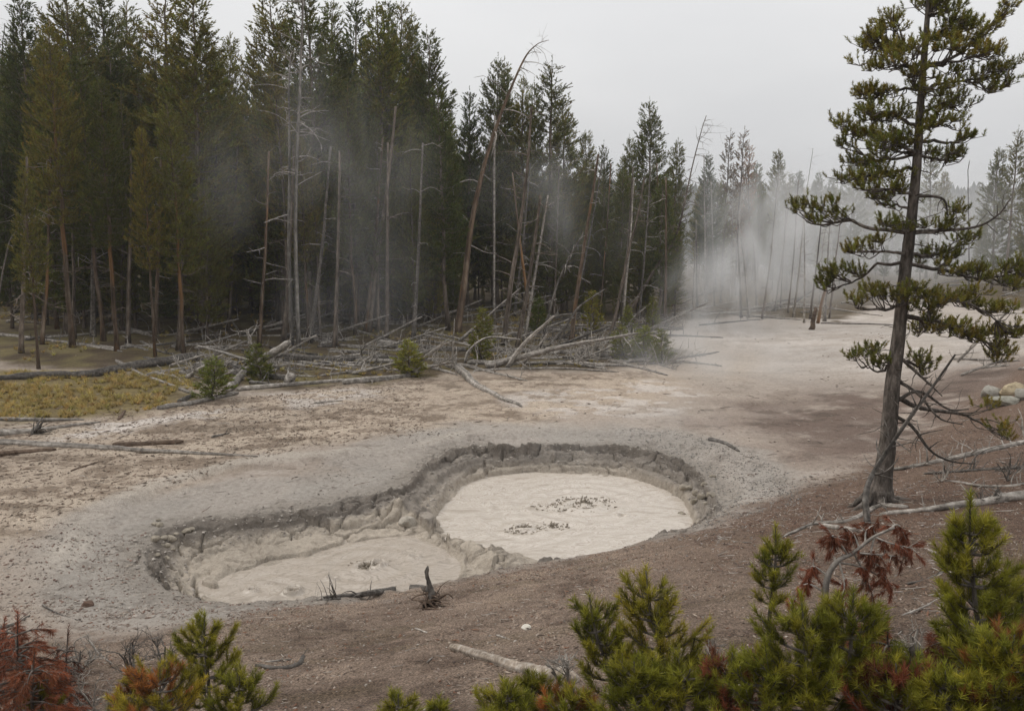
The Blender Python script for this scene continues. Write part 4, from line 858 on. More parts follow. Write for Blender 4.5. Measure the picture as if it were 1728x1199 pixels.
    for _ in range(46):
        a = trunk_at(rng.uniform(130, 720)); d = unit([rng.normal(), rng.normal(), rng.uniform(-.3, .3)]); l = rng.uniform(.2, .8); q = a; ps = [a]
        for j in range(4): d = unit(d + rng.normal(0, .25, 3)); q = q + d * l / 4; ps.append(q)
        tw.tube(ps, np.linspace(.012, .003, 5), 4, cap=False)
    tw.build('twigs', M_BARK, t, loc=g)
hero_pine()
# the dead pole leaning across its trunk
def lean_pole():
    rng = np.random.default_rng(33); g = at(1464, 884); Yp = at(1483, 848)[1]
    ps = [g, pt(1461, 835, g[1] + .3), pt(1478, 790, Yp - .5), pt(1530, 712, Yp - .45), pt(1572, 655, Yp - .3), pt(1612, 598, Yp - .2)]
    P = curve(ps, 24); rad = np.linspace(.055, .016, 24); t = thing('dead_pole', g, 'bent dead sapling pole leaning across the big pine trunk', 'dead tree')
    mb = MB(); mb.tube(P, rad, 8, .1, rng); mb.build('trunk', M_DARKLOG, t, loc=g); mb = MB(); stubs(mb, P, rad, 26, .5, rng, .1, 4, .35, 1); mb.build('branches', M_DARKLOG, t, loc=g)
lean_pole()

# ------------------------------------------------------------------ saplings in front
GREEN = np.array([.185, .180, .022]); YEL = np.array([.24, .20, .025]); RED = np.array([.17, .058, .030]); ORG = np.array([.26, .105, .032])
def sapling(label, base, tip, nwh, Lb, col=GREEN, seed=0, bend=None, nl=.058, ndens=1500, cat='pine sapling', group='pine saplings in front', Ybase=None, droop=0, lift=.9, name='pine_sapling', extra=None, bare=.0, stem_mat=None, top=.22, mixcol=None, start=.18):
    rng = np.random.default_rng(seed + 500)
    if Ybase is None: g = at(*base)
    else: g = pt(base[0], base[1], Ybase); g[2] = gz(g[0], g[1])
    tp = pt(tip[0], tip[1], g[1]); pts = [g] + ([pt(a, b, g[1]) for a, b in bend] if bend else [(g + tp) / 2 + rng.normal(0, .02, 3)]) + [tp]
    P = curve(pts, 20); Ht = np.linalg.norm(np.diff(P, axis=0), axis=1).sum(); rad = np.linspace(.012 + Ht * .009, .004, 20)
    t = thing(name, g, label, cat, group); mb = MB(); mb.tube(P, rad, 8, .1, rng); mb.build('stem', stem_mat or M_BARK, t, loc=g)
    nb = MB(); col = np.array(col)
    def fox(Q, dense, c):     # needles all along the shoot Q
        seg = np.diff(Q, axis=0); l = np.linalg.norm(seg, axis=1); T = l.sum(); m = max(2, int(T / .02)); u = np.linspace(0, len(Q) - 1.001, m); i = u.astype(int); f = (u - i)[:, None]
        pp = Q[i] * (1 - f) + Q[i + 1] * f; dd = unit(seg[i]) + np.array([0, 0, .15 if not droop else -droop]); k = max(5, int(dense * .013))
        cc = c * rng.uniform(.8, 1.2, (m, 1)); cc = cc * (1 + .35 * np.linspace(-1, 1, m)[:, None] * (not droop)); brush(nb_, pp, dd, .03, k, nl, .0042, rng, cc, .8)
    nb_ = nb; ntop = int(20 * (1 - top)); fox(P[ntop:], ndens, col * 1.1); nb.build('needles', M_NEEDLE, t, smooth=False, loc=g)
    nwh = nwh + 2
    for w in range(nwh):
        f = start + (1 - start - .1) * (w + .5 * rng.uniform(0, .6)) / nwh; c = P[int(f * 19)]; T = unit(P[min(19, int(f * 19) + 1)] - P[int(f * 19)]); L = Lb * (1 - .72 * f) * rng.uniform(.85, 1.15); nbr = rng.integers(3, 6); a0 = rng.uniform(0, 6.28)
        for b in range(nbr):
            a = a0 + b * 6.28 / nbr + rng.normal(0, .2); hd = np.array([math.cos(a), math.sin(a) * .9, 0]); l = L * rng.uniform(.65, 1.15)
            e1 = c + hd * l * .5 + np.array([0, 0, l * (.15 if not droop else .05)]); e2 = c + hd * l * .95 + np.array([0, 0, l * (lift * .7 if not droop else -.3 * droop)])
            Q = curve([c, e1, e2], 10); wb = MB(); wb.tube(Q, np.linspace(.008 + l * .008, .003, 10), 5, cap=False); nb_ = MB()
            cc = col * rng.uniform(.8, 1.2) if mixcol is None or rng.random() > .45 else np.array(mixcol) * rng.uniform(.8, 1.2)
            if rng.random() >= bare:
                fox(Q[3:], ndens, cc)
                for s_ in range(rng.integers(3, 6)):
                    i = rng.integers(2, 8); d = unit(unit(Q[9] - Q[0]) + rng.normal(0, .5, 3) + [0, 0, .35 if not droop else -.5 * droop]); q = Q[i]; l2 = l * rng.uniform(.25, .45); S = curve([q, q + d * l2 * .5, q + d * l2 + np.array([0, 0, .25 * l2 * (1 if not droop else -1)])], 6)
                    wb.tube(S, np.linspace(.004, .0025, 6), 4, cap=False); fox(S[1:], ndens, cc)
            else: fox(Q[8:], ndens * .5, cc)
            bo = wb.build('branch', stem_mat or M_BARK, t, loc=g); nb_.build('needles', M_NEEDLE, bo, smooth=False, loc=g)
    return t
sapling('tall bright green sapling with a thick spire near the right edge', (1652, 1180), (1637, 838), 8, .42, GREEN, 1, [(1650, 1060), (1638, 940)], ndens=1900, nl=.062, top=.3)
sapling('slim sapling with a bare lower stem left of the red dead one', (1300, 1118), (1309, 890), 4, .27, GREEN, 2, [(1299, 1040), (1308, 960)], start=.45)
sapling('wide bushy sapling in the middle of the right-hand clump', (1362, 1230), (1352, 1008), 6, .42, GREEN * .95, 3, ndens=1900)
sapling('bushy sapling just right of the wide one in the clump', (1428, 1225), (1440, 1000), 6, .36, GREEN * .92, 4, mixcol=None, ndens=1700)
sapling('knobbly sapling with many upturned tips right of the pale log', (1118, 1220), (1090, 962), 6, .36, YEL * .55 + GREEN * .5, 5, [(1120, 1120), (1100, 1040)])
sapling('smaller sapling leaning left of the knobbly one', (1035, 1225), (995, 1008), 5, .32, GREEN, 6, [(1028, 1130), (1006, 1070)])
sapling('low spreading sapling at the foot of the knobbly one', (1060, 1260), (1070, 1115), 5, .34, GREEN * .95, 16)
sapling('full green sapling at the bottom left', (352, 1215), (345, 1040), 5, .40, GREEN * .95 + YEL * .1, 7, [(352, 1150), (345, 1090)], ndens=1900)
sapling('lower green sapling right of the full one at the bottom left', (405, 1240), (405, 1140), 3, .36, GREEN * .95, 17)
sapling('yellow and orange tipped sapling at the bottom left', (262, 1260), (270, 1125), 4, .46, YEL * 1.0, 8, mixcol=ORG * 1.1)
sapling('small single green tuft beside the red dead pine', (68, 1240), (66, 1152), 2, .22, GREEN, 9)
sapling('tiny twin-tipped tuft at the bottom edge', (668, 1245), (672, 1170), 2, .22, GREEN, 10)
sapling('single narrow tip at the bottom edge', (741, 1240), (741, 1180), 1, .10, GREEN, 11)
sapling('low tuft with three tips left of the pale log end', (858, 1250), (855, 1155), 3, .26, GREEN, 12)
sapling('small dark tuft touching the pale log end', (905, 1200), (905, 1140), 2, .22, GREEN * .7, 18)
sapling('small sapling with yellow blades at the foot of the clump', (1228, 1240), (1236, 1100), 4, .30, GREEN, 13, mixcol=RED * 1.2)
sapling('orange-needled dying tip beside the yellow sapling', (228, 1215), (222, 1135), 3, .24, ORG, 28, name='pine_sapling', mixcol=YEL)
sapling('green and red sapling in the corner at the bottom right', (1700, 1240), (1712, 1068), 5, .36, GREEN, 14, mixcol=ORG * .8)
sapling('low bright tuft at the foot of the thick-spired sapling', (1600, 1245), (1595, 1130), 4, .32, GREEN * 1.1, 15)
sapling('green sapling leaning out at the right edge', (1735, 1130), (1722, 985), 4, .40, GREEN * .85, 19)
sapling('low red dead pine between the clump and the spired sapling', (1490, 1200), (1498, 1058), 5, .34, RED * 1.1, 20, droop=.5, name='dead_sapling', cat='dead sapling', group='red dead saplings', mixcol=GREEN * .8)
sapling('large red-needled dead pine at the bottom left corner', (22, 1230), (30, 1035), 9, .62, RED * 1.5, 21, droop=.35, name='dead_sapling', cat='dead sapling', group='red dead saplings', ndens=1100)
sapling('thin red-brown dead sapling right of the big red one', (105, 1215), (115, 1060), 5, .34, RED * .7, 22, droop=.6, name='dead_sapling', cat='dead sapling', group='red dead saplings', ndens=500, bare=.5)
sapling('dry rust-coloured sapling right of the knobbly green one', (1190, 1180), (1196, 1075), 3, .20, RED * .9, 23, droop=.5, name='dead_sapling', cat='dead sapling', group='red dead saplings')
sapling('tangled rust-red dead sapling at the left edge behind the big red one', (-10, 1160), (8, 1045), 7, .5, RED * 1.3, 24, droop=.3, name='dead_sapling', cat='dead sapling', group='red dead saplings')
sapling('orange-brown dead sapling low at the bottom left edge', (60, 1245), (58, 1100), 6, .5, RED * 1.2 + ORG * .15, 25, droop=.3, name='dead_sapling', cat='dead sapling', group='red dead saplings')
sapling('red dead tuft beneath the bent barkless sapling', (1465, 1120), (1472, 1048), 4, .26, RED * 1.3, 26, droop=.3, name='dead_sapling', cat='dead sapling', group='red dead saplings')
sapling('rust-brown dead bush tucked behind the spired sapling', (1600, 1130), (1605, 1062), 4, .3, RED * 1.1, 27, droop=.3, name='dead_sapling', cat='dead sapling', group='red dead saplings')
sapling('low yellow-green sapling between the knobbly one and the dark crooked stump', (1160, 1245), (1165, 1128), 4, .32, GREEN * 1.05, 31)
sapling('low sapling filling the gap right of the bushy clump', (1510, 1245), (1512, 1118), 4, .32, GREEN, 32, mixcol=RED)
sapling('low sapling at the bottom left of the wide bushy clump', (1290, 1245), (1288, 1110), 4, .34, GREEN * 1.05, 33)
sapling('sapling tucked under the spired one at its right', (1665, 1240), (1668, 1090), 5, .34, GREEN, 34)
sapling('rusty low sapling at the bottom edge left of the knobbly one', (970, 1245), (968, 1160), 3, .26, GREEN, 35, mixcol=ORG)
def bent_dead():
    rng = np.random.default_rng(61); g = at(1395, 1075); Y = g[1]; ps = [g] + [pt(a, b, Y) for a, b in [(1392, 1010), (1398, 970), (1415, 945), (1440, 932), (1475, 905), (1510, 890)]]
    P = curve(ps, 30); rad = np.linspace(.034, .008, 30); t = thing('dead_sapling', g, 'bent barkless dead sapling with hanging rust-red needles', 'dead sapling', 'red dead saplings')
    mb = MB(); mb.tube(P, rad, 8, .08, rng); mb.build('stem', M_GREY, t, loc=g)
    BR = [[(1398, 972), (1370, 955), (1358, 985)], [(1410, 950), (1405, 915), (1425, 900)], [(1412, 948), (1450, 955), (1490, 975), (1505, 990)], [(1440, 932), (1480, 935), (1535, 940)], [(1440, 932), (1462, 975), (1478, 1020)],
          [(1415, 945), (1425, 985), (1418, 1010)], [(1430, 935), (1410, 905), (1400, 905)], [(1475, 905), (1500, 915), (1540, 925)], [(1475, 905), (1470, 940), (1490, 960)], [(1393, 1000), (1360, 985), (1335, 1018)], [(1500, 893), (1515, 885), (1528, 905)], [(1450, 925), (1440, 900), (1425, 890)], [(1460, 915), (1462, 895), (1480, 882)]]
    for ps in BR:
        o = rng.uniform(-.2, .2); Q = curve([pt(a, b, Y + o * i / 2) for i, (a, b) in enumerate(ps)], 12); wb = MB(); wb.tube(Q, np.linspace(.010, .004, 12), 5, cap=False); nb = MB()
        pp, dd = [], []
        for _ in range(26):
            q = Q[rng.integers(4, 12)] + rng.normal(0, .012, 3); pp.append(q); dd.append(unit(rng.normal(0, .5, 3) + [0, 0, -1]))
        for _ in range(6):
            q = Q[rng.integers(4, 12)]; d = unit(rng.normal(0, .7, 3) + [0, 0, -.6]); e = q + d * rng.uniform(.05, .13); wb.tube([q, e], [.004, .002], 4, cap=False); pp += [q + (e - q) * k for k in (.4, .7, 1)]; dd += [d + [0, 0, -.6]] * 3
        m = len(pp); brush(nb, pp, dd, .05, 34, .055, .0042, rng, RED * rng.uniform(.8, 1.6, (m, 1)), .6); bo = wb.build('branch', M_GREY, t, loc=g); nb.build('needles', M_NEEDLE, bo, smooth=False, loc=g)
bent_dead()
def dead_shrub(label, base, hpx, wpx, seed, material=M_DARKLOG):
    rng = np.random.default_rng(seed); g = at(*base); s = g[1] / F; Hh = hpx * s; t = thing('dead_shrub', g, label, 'dead shrub', 'bare grey shrubs'); mb = MB()
    def grow(p, d, l, r, dep):
        q = p; ps = [p]
        for j in range(4): d = unit(d + rng.normal(0, .2, 3) + [0, 0, .06]); q = q + d * l / 4; ps.append(q)
        mb.tube(ps, np.linspace(r, r * .6, 5), 4 if dep else 6, cap=False)
        if dep < 3:
            for _ in range(rng.integers(3, 6)): grow(ps[rng.integers(1, 5)], unit(d + rng.normal(0, .75, 3)), l * rng.uniform(.4, .7), r * .5, dep + 1)
    for _ in range(4): grow(g, unit([rng.normal(0, .45) * wpx / hpx, rng.normal(0, .4), 1]), Hh * rng.uniform(.5, .75), .013, 0)
    mb.build('branches', material, t, loc=g)
dead_shrub('bare black-twigged shrub left of the bottom-left green sapling', (226, 1140), 110, 90, 1); dead_shrub('bare thin shrub behind the bottom-left green sapling', (278, 1130), 80, 50, 2)
dead_shrub('bare grey shrub right of the big red dead pine', (108, 1160), 110, 90, 3); dead_shrub('tangled grey shrub at the bottom edge left of the yellow sapling', (175, 1215), 90, 110, 4, M_GREY)
dead_shrub('bare twigs by the end of the thick pale log', (958, 1170), 90, 50, 5, M_GREY); dead_shrub('bare shrub tangled at the right edge under the log', (1700, 812), 70, 120, 6, M_DARKLOG)
dead_shrub('grey brushy tangle between the big pine and the right edge', (1590, 812), 45, 110, 8, M_GREY); dead_shrub('low dark tangle under the pale log at the right edge', (1660, 850), 40, 110, 9, M_DARKLOG); dead_shrub('fine grey twigs between the two right-hand sapling groups', (1540, 1120), 90, 60, 10, M_GREY)
dead_shrub('bare twigs between the pale log and the right clump', (1215, 1190), 110, 70, 11, M_GREY); dead_shrub('bare twigs in front of the spired sapling', (1560, 1200), 110, 90, 12, M_DARKLOG); dead_shrub('small bare shrub at the bottom left among the sticks', (140, 1130), 70, 60, 13, M_GREY)
dead_shrub('bleached twigs rising at the bottom right corner', (1600, 1215), 70, 60, 7, M_GREY)

# ------------------------------------------------------------------ stones
def stone(label, px, py, r, seed, mt_=None, sq=(1, .8, .65), group=None, name='boulder', cat='boulder', col=(1, 1, 1)):
    rng = np.random.default_rng(seed); g = at(px, py); k, n = 18, 12; V = []
    pl = unit(rng.normal(size=(9, 3))); off = rng.uniform(.62, .95, 9)
    for i in range(n + 1):
        for j in range(k):
            a = math.pi * i / n; b = 2 * math.pi * j / k; d = np.array([math.sin(a) * math.cos(b), math.sin(a) * math.sin(b), math.cos(a)]); q = 1.0
            for p_, o_ in zip(pl, off):
                c_ = float(d @ p_)
                if c_ > .05: q = min(q, o_ / c_)
            V.append(d * q * r * np.array(sq) * (1 + rng.normal(0, .01)))
    Fq = [[i * k + j, (i + 1) * k + j, (i + 1) * k + (j + 1) % k, i * k + (j + 1) % k] for i in range(n) for j in range(k)]
    mb = MB(); mb.add(V, Fq, np.tile(col, (len(V), 1))); o = mb.build(name, mt_ or M_STONE, smooth=False); o.location = (g[0], g[1], g[2] + r * sq[2] * .35); tag(o, label, cat, group)
stone('pale square boulder, back left of the pile at the right edge', 1672, 668, .42, 1, group='boulders at the right edge', col=(.62, .62, .60)); stone('yellowish boulder at the back of the pile at the right edge', 1708, 664, .45, 2, group='boulders at the right edge', col=(.80, .70, .52))
stone('long smooth grey boulder at the front of the right-edge pile', 1692, 682, .42, 3, sq=(1.3, .8, .5), group='boulders at the right edge', col=(.58, .59, .55)); stone('boulder cut off by the right edge', 1730, 672, .4, 4, group='boulders at the right edge', col=(.55, .55, .53))
stone('white angular stone on the brown slope', 888, 1060, .055, 5, name='stone', cat='stone', col=(1.3, 1.3, 1.25)); stone('grey flat stone at the lip of the round pool', 1052, 915, .09, 6, sq=(1.3, .8, .35), name='stone', cat='stone', col=(.4, .4, .4)); stone('small white stone by the slim sapling', 1322, 978, .03, 7, name='stone', cat='stone', col=(1.3, 1.3, 1.3))
stone('dark clod at the bottom left of the pool bank', 148, 1022, .11, 8, name='stone', cat='stone', col=(.25, .17, .14)); stone('grey lump of rock near the bottom left sapling', 305, 1065, .11, 9, name='stone', cat='stone', col=(.4, .36, .33))
stone('mud lump on the shelf between the two pools', 688, 885, .22, 10, name='stone', cat='mud lump', col=(.75, .72, .68))
for k in range(26):
    px = 255 + rr_.uniform(0, 70); py = 880 + k * 4 + rr_.uniform(-6, 6)
    if k > 15: px, py = rr_.uniform(1150, 1205), rr_.uniform(800, 870)
    stone('grey mud clod at the left end of the tan pool' if k <= 15 else 'grey mud clod below the right bank', px, py, rr_.uniform(.05, .13), 30 + k, name='clod', cat='mud clod', group='mud clods on the pool banks', col=(.58, .54, .48))

# ------------------------------------------------------------------ grass and litter
def grass():
    rng = np.random.default_rng(8); mb = MB(); P = []; D = []; L = []; n = 0
    x0, x1 = -22, -5; PPx = []
    X = rng.uniform(-30, -6, 9000); Yy = rng.uniform(22, 38, 9000); k = (poly_sd(GRASS, X, Yy) > 0) & (fbm(X, Yy, .8, 3, 600) > -.12); X, Yy = X[k], Yy[k]
    X2 = rng.uniform(-36, 4, 2600); Y2 = rng.uniform(34, 62, 2600); k = (poly_sd(FOREST, X2, Y2) > .5) & (fbm(X2, Y2, .3, 3, 610) > .02); X = np.append(X, X2[k]); Yy = np.append(Yy, Y2[k])
    Z = H(X, Yy); P = np.column_stack([X, Yy, Z]); m = len(P); col = np.array([.40, .31, .11]) * rng.uniform(.65, 1.25, (m, 1)) * (1 + rng.normal(0, .05, (m, 3)))
    brush(mb, P, np.tile([0, 0, 1.], (m, 1)), .03, 26, .19, .022, rng, col, 1.0, .5)
    tag(mb.build('grass', M_GRASS, smooth=False), 'yellow bunch grass on the flat beside the left wood', 'grass', kind='stuff')
grass()
def blades(label, px, py, h, n, seed, col):
    rng = np.random.default_rng(seed); g = at(px, py); mb = MB()
    for _ in range(n):
        d = unit([rng.normal(0, .25), rng.normal(0, .25), 1]); b = g + np.array([rng.normal(0, .05), rng.normal(0, .05), 0]); l = h * rng.uniform(.5, 1.1); sd2 = rng.normal(0, .25, 2)
        mb.tube(curve([b, b + d * l * .6, b + d * l + np.array([sd2[0] * l * .4, sd2[1] * l * .4, -.05 * l])], 6), np.linspace(.0022, .0009, 6), 3, cap=False)
    o = mb.build('grass_tuft', M_GRASS, smooth=False, loc=g); o.location = tuple(g)
    for c in [o.data.color_attributes['tint']]: c.data.foreach_set('color', np.tile([*col, 1], len(o.data.vertices)).astype(np.float32))
    tag(o, label, 'grass tuft', 'dry grass tufts')
blades('dry straw tuft at the right edge beside the spired sapling', 1712, 985, .5, 60, 1, (.42, .33, .2)); blades('dry straw tuft behind the spired sapling', 1600, 1110, .3, 40, 2, (.36, .28, .16)); blades('long straw stems in front of the knobbly sapling', 1068, 1215, .75, 5, 3, (.4, .36, .12))
blades('long thin yellow stems at the bottom of the right clump', 1390, 1235, .5, 6, 4, (.35, .3, .1))
def litter():
    rng = np.random.default_rng(15); mb = MB()
    def scatter(X, Y, smin, smax, el, cols, lift=.3, flat=.4):
        m = len(X); Z = H(X, Y); a = rng.uniform(0, np.pi, m); sz = rng.uniform(smin, smax, m) * rng.uniform(.4, 1, m); e = rng.uniform(1, el, m)
        ux = np.column_stack([np.cos(a), np.sin(a), rng.normal(0, .15, m)]); uy = np.column_stack([-np.sin(a), np.cos(a), rng.normal(0, .15, m)]); c = np.column_stack([X, Y, Z + sz * lift])
        A = (sz * e)[:, None]; B = (sz / np.sqrt(e))[:, None]; up = np.array([0, 0, 1.]) * (sz / np.sqrt(e) * flat)[:, None]
        V = np.stack([c - ux * A, c - uy * B * .8, c + ux * A * rng.uniform(.7, 1, (m, 1)), c + uy * B, c + up * 1.6 + ux * A * rng.uniform(-.3, .3, (m, 1)), c - up * 2], 1).reshape(-1, 3)
        f = np.array([[0, 1, 4], [1, 2, 4], [2, 3, 4], [3, 0, 4], [1, 0, 5], [2, 1, 5], [3, 2, 5], [0, 3, 5]]); Fc = (np.arange(m)[:, None, None] * 6 + f).reshape(-1, 3)
        cc = np.asarray(cols)[rng.integers(0, len(cols), m)] * rng.uniform(.7, 1.3, (m, 1)); mb.add(V, Fc, np.repeat(cc, 6, 0))
    BRN = [(.13, .09, .065), (.20, .15, .115), (.09, .06, .042), (.28, .225, .175), (.17, .085, .05), (.15, .11, .085), (.31, .255, .205)]
    # near slope
    m = 80000; v = rng.uniform(0, 1, m); Y = 4 + 13 * v ** .8; X = rng.uniform(-.66, .66, m) * Y; k = (toe(X) - Y > .1 + rng.uniform(-1, .6, m)) & (poly_sd(RIMW, X, Y) < -.05) & (fbm(X, Y, .9, 3, 720) + rng.normal(0, .3, m) > -.12); X, Y = X[k], Y[k]
    q = rng.random(len(X)) < .35; scatter(X[~q], Y[~q], .007, .024, 3, BRN); scatter(X[q], Y[q], .005, .010, 9, BRN)
    m = 1500; Y = 4.5 + 9 * rng.random(m); X = rng.uniform(-.62, .62, m) * Y; k = (toe(X) - Y > .6); scatter(X[k], Y[k], .006, .02, 2, [(.4, .36, .31), (.3, .27, .23), (.14, .10, .08)])
    # right slope under the pine
    m = 9000; Y = rng.uniform(8, 24, m); X = rng.uniform(3, 14, m); k = (toe(X) - Y > -.5); scatter(X[k], Y[k], .008, .028, 6, [(.12, .06, .04), (.2, .13, .09), (.35, .3, .26), (.08, .05, .04)])
    # clods and bark bits on the grey ground round the pools and the flats
    m = 9000; X = rng.uniform(-11, 9, m); Y = rng.uniform(12.8, 30, m); d = poly_sd(RIMW, X, Y); k = (d < -.05) & (fbm(X, Y, .5, 3, 700) + rng.normal(0, .2, m) > .15); scatter(X[k], Y[k], .008, .035, 2.5, [(.13, .09, .07), (.18, .15, .125), (.10, .08, .065), (.26, .235, .21)])
    m = 4500; X = rng.uniform(-9.5, -3, m); Y = rng.uniform(12.4, 17.5, m); d = poly_sd(RIMW, X, Y); k = (d < -.05); scatter(X[k], Y[k], .008, .04, 2, [(.32, .28, .24), (.26, .22, .18), (.16, .10, .075)])
    m = 9000; X = rng.uniform(3.0, 8.5, m); Y = rng.uniform(17, 26, m); d = poly_sd(RIMW, X, Y); k = (d < -.02) & (d > -1.8); scatter(X[k], Y[k], .008, .03, 1.8, [(.2, .185, .165), (.14, .125, .11), (.28, .26, .23)])
    # crumbs inside the banks
    m = 14000; X = rng.uniform(-8, 7.5, m); Y = rng.uniform(14.5, 26.5, m); d = poly_sd(RIMW, X, Y); k = (d > -.15) & (d < .9) & (poly_sd(MRW, X, Y) < -.1) & (poly_sd(MLW, X, Y) < -.15); scatter(X[k], Y[k], .01, .05, 1.8, [(.30, .27, .23), (.24, .21, .18), (.36, .32, .28)])
    # far flats, bits of wood
    m = 3800; X = rng.uniform(-20, 20, m); Y = rng.uniform(24, 55, m); k = (fbm(X, Y, .3, 3, 710) + rng.normal(0, .25, m) > .2); scatter(X[k], Y[k], .02, .06, 4, [(.16, .11, .08), (.3, .25, .2), (.11, .08, .06)])
    m = 16000; Y = rng.uniform(17, 38, m); X = rng.uniform(-.6, -.1, m) * Y; k = (poly_sd(TAN, X, Y) > 0); scatter(X[k], Y[k], .015, .045, 4, [(.16, .11, .075), (.11, .08, .055), (.26, .2, .15)])
    for X0, X1, Y0, Y1, m, l0, l1 in ((-5.5, 5, 6.2, 13.5, 520, .04, .22), (2.5, 9, 6, 16, 520, .06, .35), (-12, 4, 18, 36, 380, .1, .5), (4, 14, 16, 34, 260, .1, .5)):
        for _ in range(m):
            x, y = rng.uniform(X0, X1), rng.uniform(Y0, Y1)
            if poly_sd(RIMW, np.array([x]), np.array([y]))[0] > -.25: continue
            a = rng.uniform(0, 3.14); l = rng.uniform(l0, l1) * rng.uniform(.4, 1); d = np.array([math.cos(a), math.sin(a)]); q = np.array([[x, y], [x, y] + d * l * .5 + rng.normal(0, .06 * l, 2), [x, y] + d * l]); z = H(q[:, 0], q[:, 1]) + .008
            cc = [(.12, .09, .07), (.30, .26, .22), (.42, .38, .33), (.16, .10, .07)][rng.integers(4)]; rr = .0025 + l * .012
            mb.tube(np.column_stack([q, z]), [rr, rr, rr * .4], 4, c=cc)
    tag(mb.build('ground_litter', M_LITTER, smooth=False), 'needles, bark chips and mud crumbs strewn over the ground', 'litter', kind='stuff')
litter()

# ------------------------------------------------------------------ far wood on the hill
def far_forest():
    rng = np.random.default_rng(44); mb = MB(); m = 6000; Y = rng.uniform(135, 430, m); X = rng.uniform(-.75, .75, m) * Y; Z = H(X, Y); h = rng.uniform(6, 11, m); k = 7; V = []; Fc = []
    lv = [(.05, .17), (.35, .14), (.36, .19), (.65, .08), (.66, .13), (1, .0)]
    for (zz, r) in lv:
        a = np.linspace(0, 2 * np.pi, k, endpoint=False)[None] + rng.uniform(0, 6, (m, 1)); rr = r * h[:, None] * rng.uniform(.6, 1.3, (m, k))
        V.append(np.stack([X[:, None] + rr * np.cos(a), Y[:, None] + rr * np.sin(a), np.broadcast_to((Z + h * zz)[:, None], rr.shape) + rng.normal(0, .15, rr.shape)], -1))
    V = np.stack(V, 1).reshape(-1, 3); f = []
    for i in range(len(lv) - 1):
        for j in range(k): f += [[i * k + j, i * k + (j + 1) % k, (i + 1) * k + (j + 1) % k], [i * k + j, (i + 1) * k + (j + 1) % k, (i + 1) * k + j]]
    f = np.array(f); Fc = (np.arange(m)[:, None, None] * (len(lv) * k) + f).reshape(-1, 3); col = np.array([.05, .055, .025]) * rng.uniform(.6, 1.3, (m, 1))
    mb.add(V, Fc, np.repeat(col, len(lv) * k, 0)); tag(mb.build('far_wood', M_FNEEDLE, smooth=False), 'dense distant evergreen wood covering the hill', 'wood', kind='stuff')
far_forest()

# ------------------------------------------------------------------ haze and steam
def vol_box(name, lo, hi, dens, colr=(.92, .94, .97)):
    c = np.array([[x, y, z] for x in (lo[0], hi[0]) for y in (lo[1], hi[1]) for z in (lo[2], hi[2])]); f = [[0, 1, 3, 2], [4, 6, 7, 5], [0, 4, 5, 1], [2, 3, 7, 6], [0, 2, 6, 4], [1, 5, 7, 3]]
    m = bpy.data.materials.new(name); m.use_nodes = True; n = m.node_tree; n.nodes.clear(); o_ = n.nodes.new('ShaderNodeOutputMaterial'); v = n.nodes.new('ShaderNodeVolumePrincipled')
    v.inputs['Color'].default_value = (*colr, 1); v.inputs['Density'].default_value = dens; n.links.new(v.outputs[0], o_.inputs['Volume'])
    mb = MB(); mb.add(c, f); o = mb.build(name, m, smooth=False); return tag(o, kind='stuff')
hz = vol_box('haze', (-905, -205, -3.5), (905, 1105, 34), .00045)
tag(hz, 'thin pale haze hanging over the whole basin', 'haze')
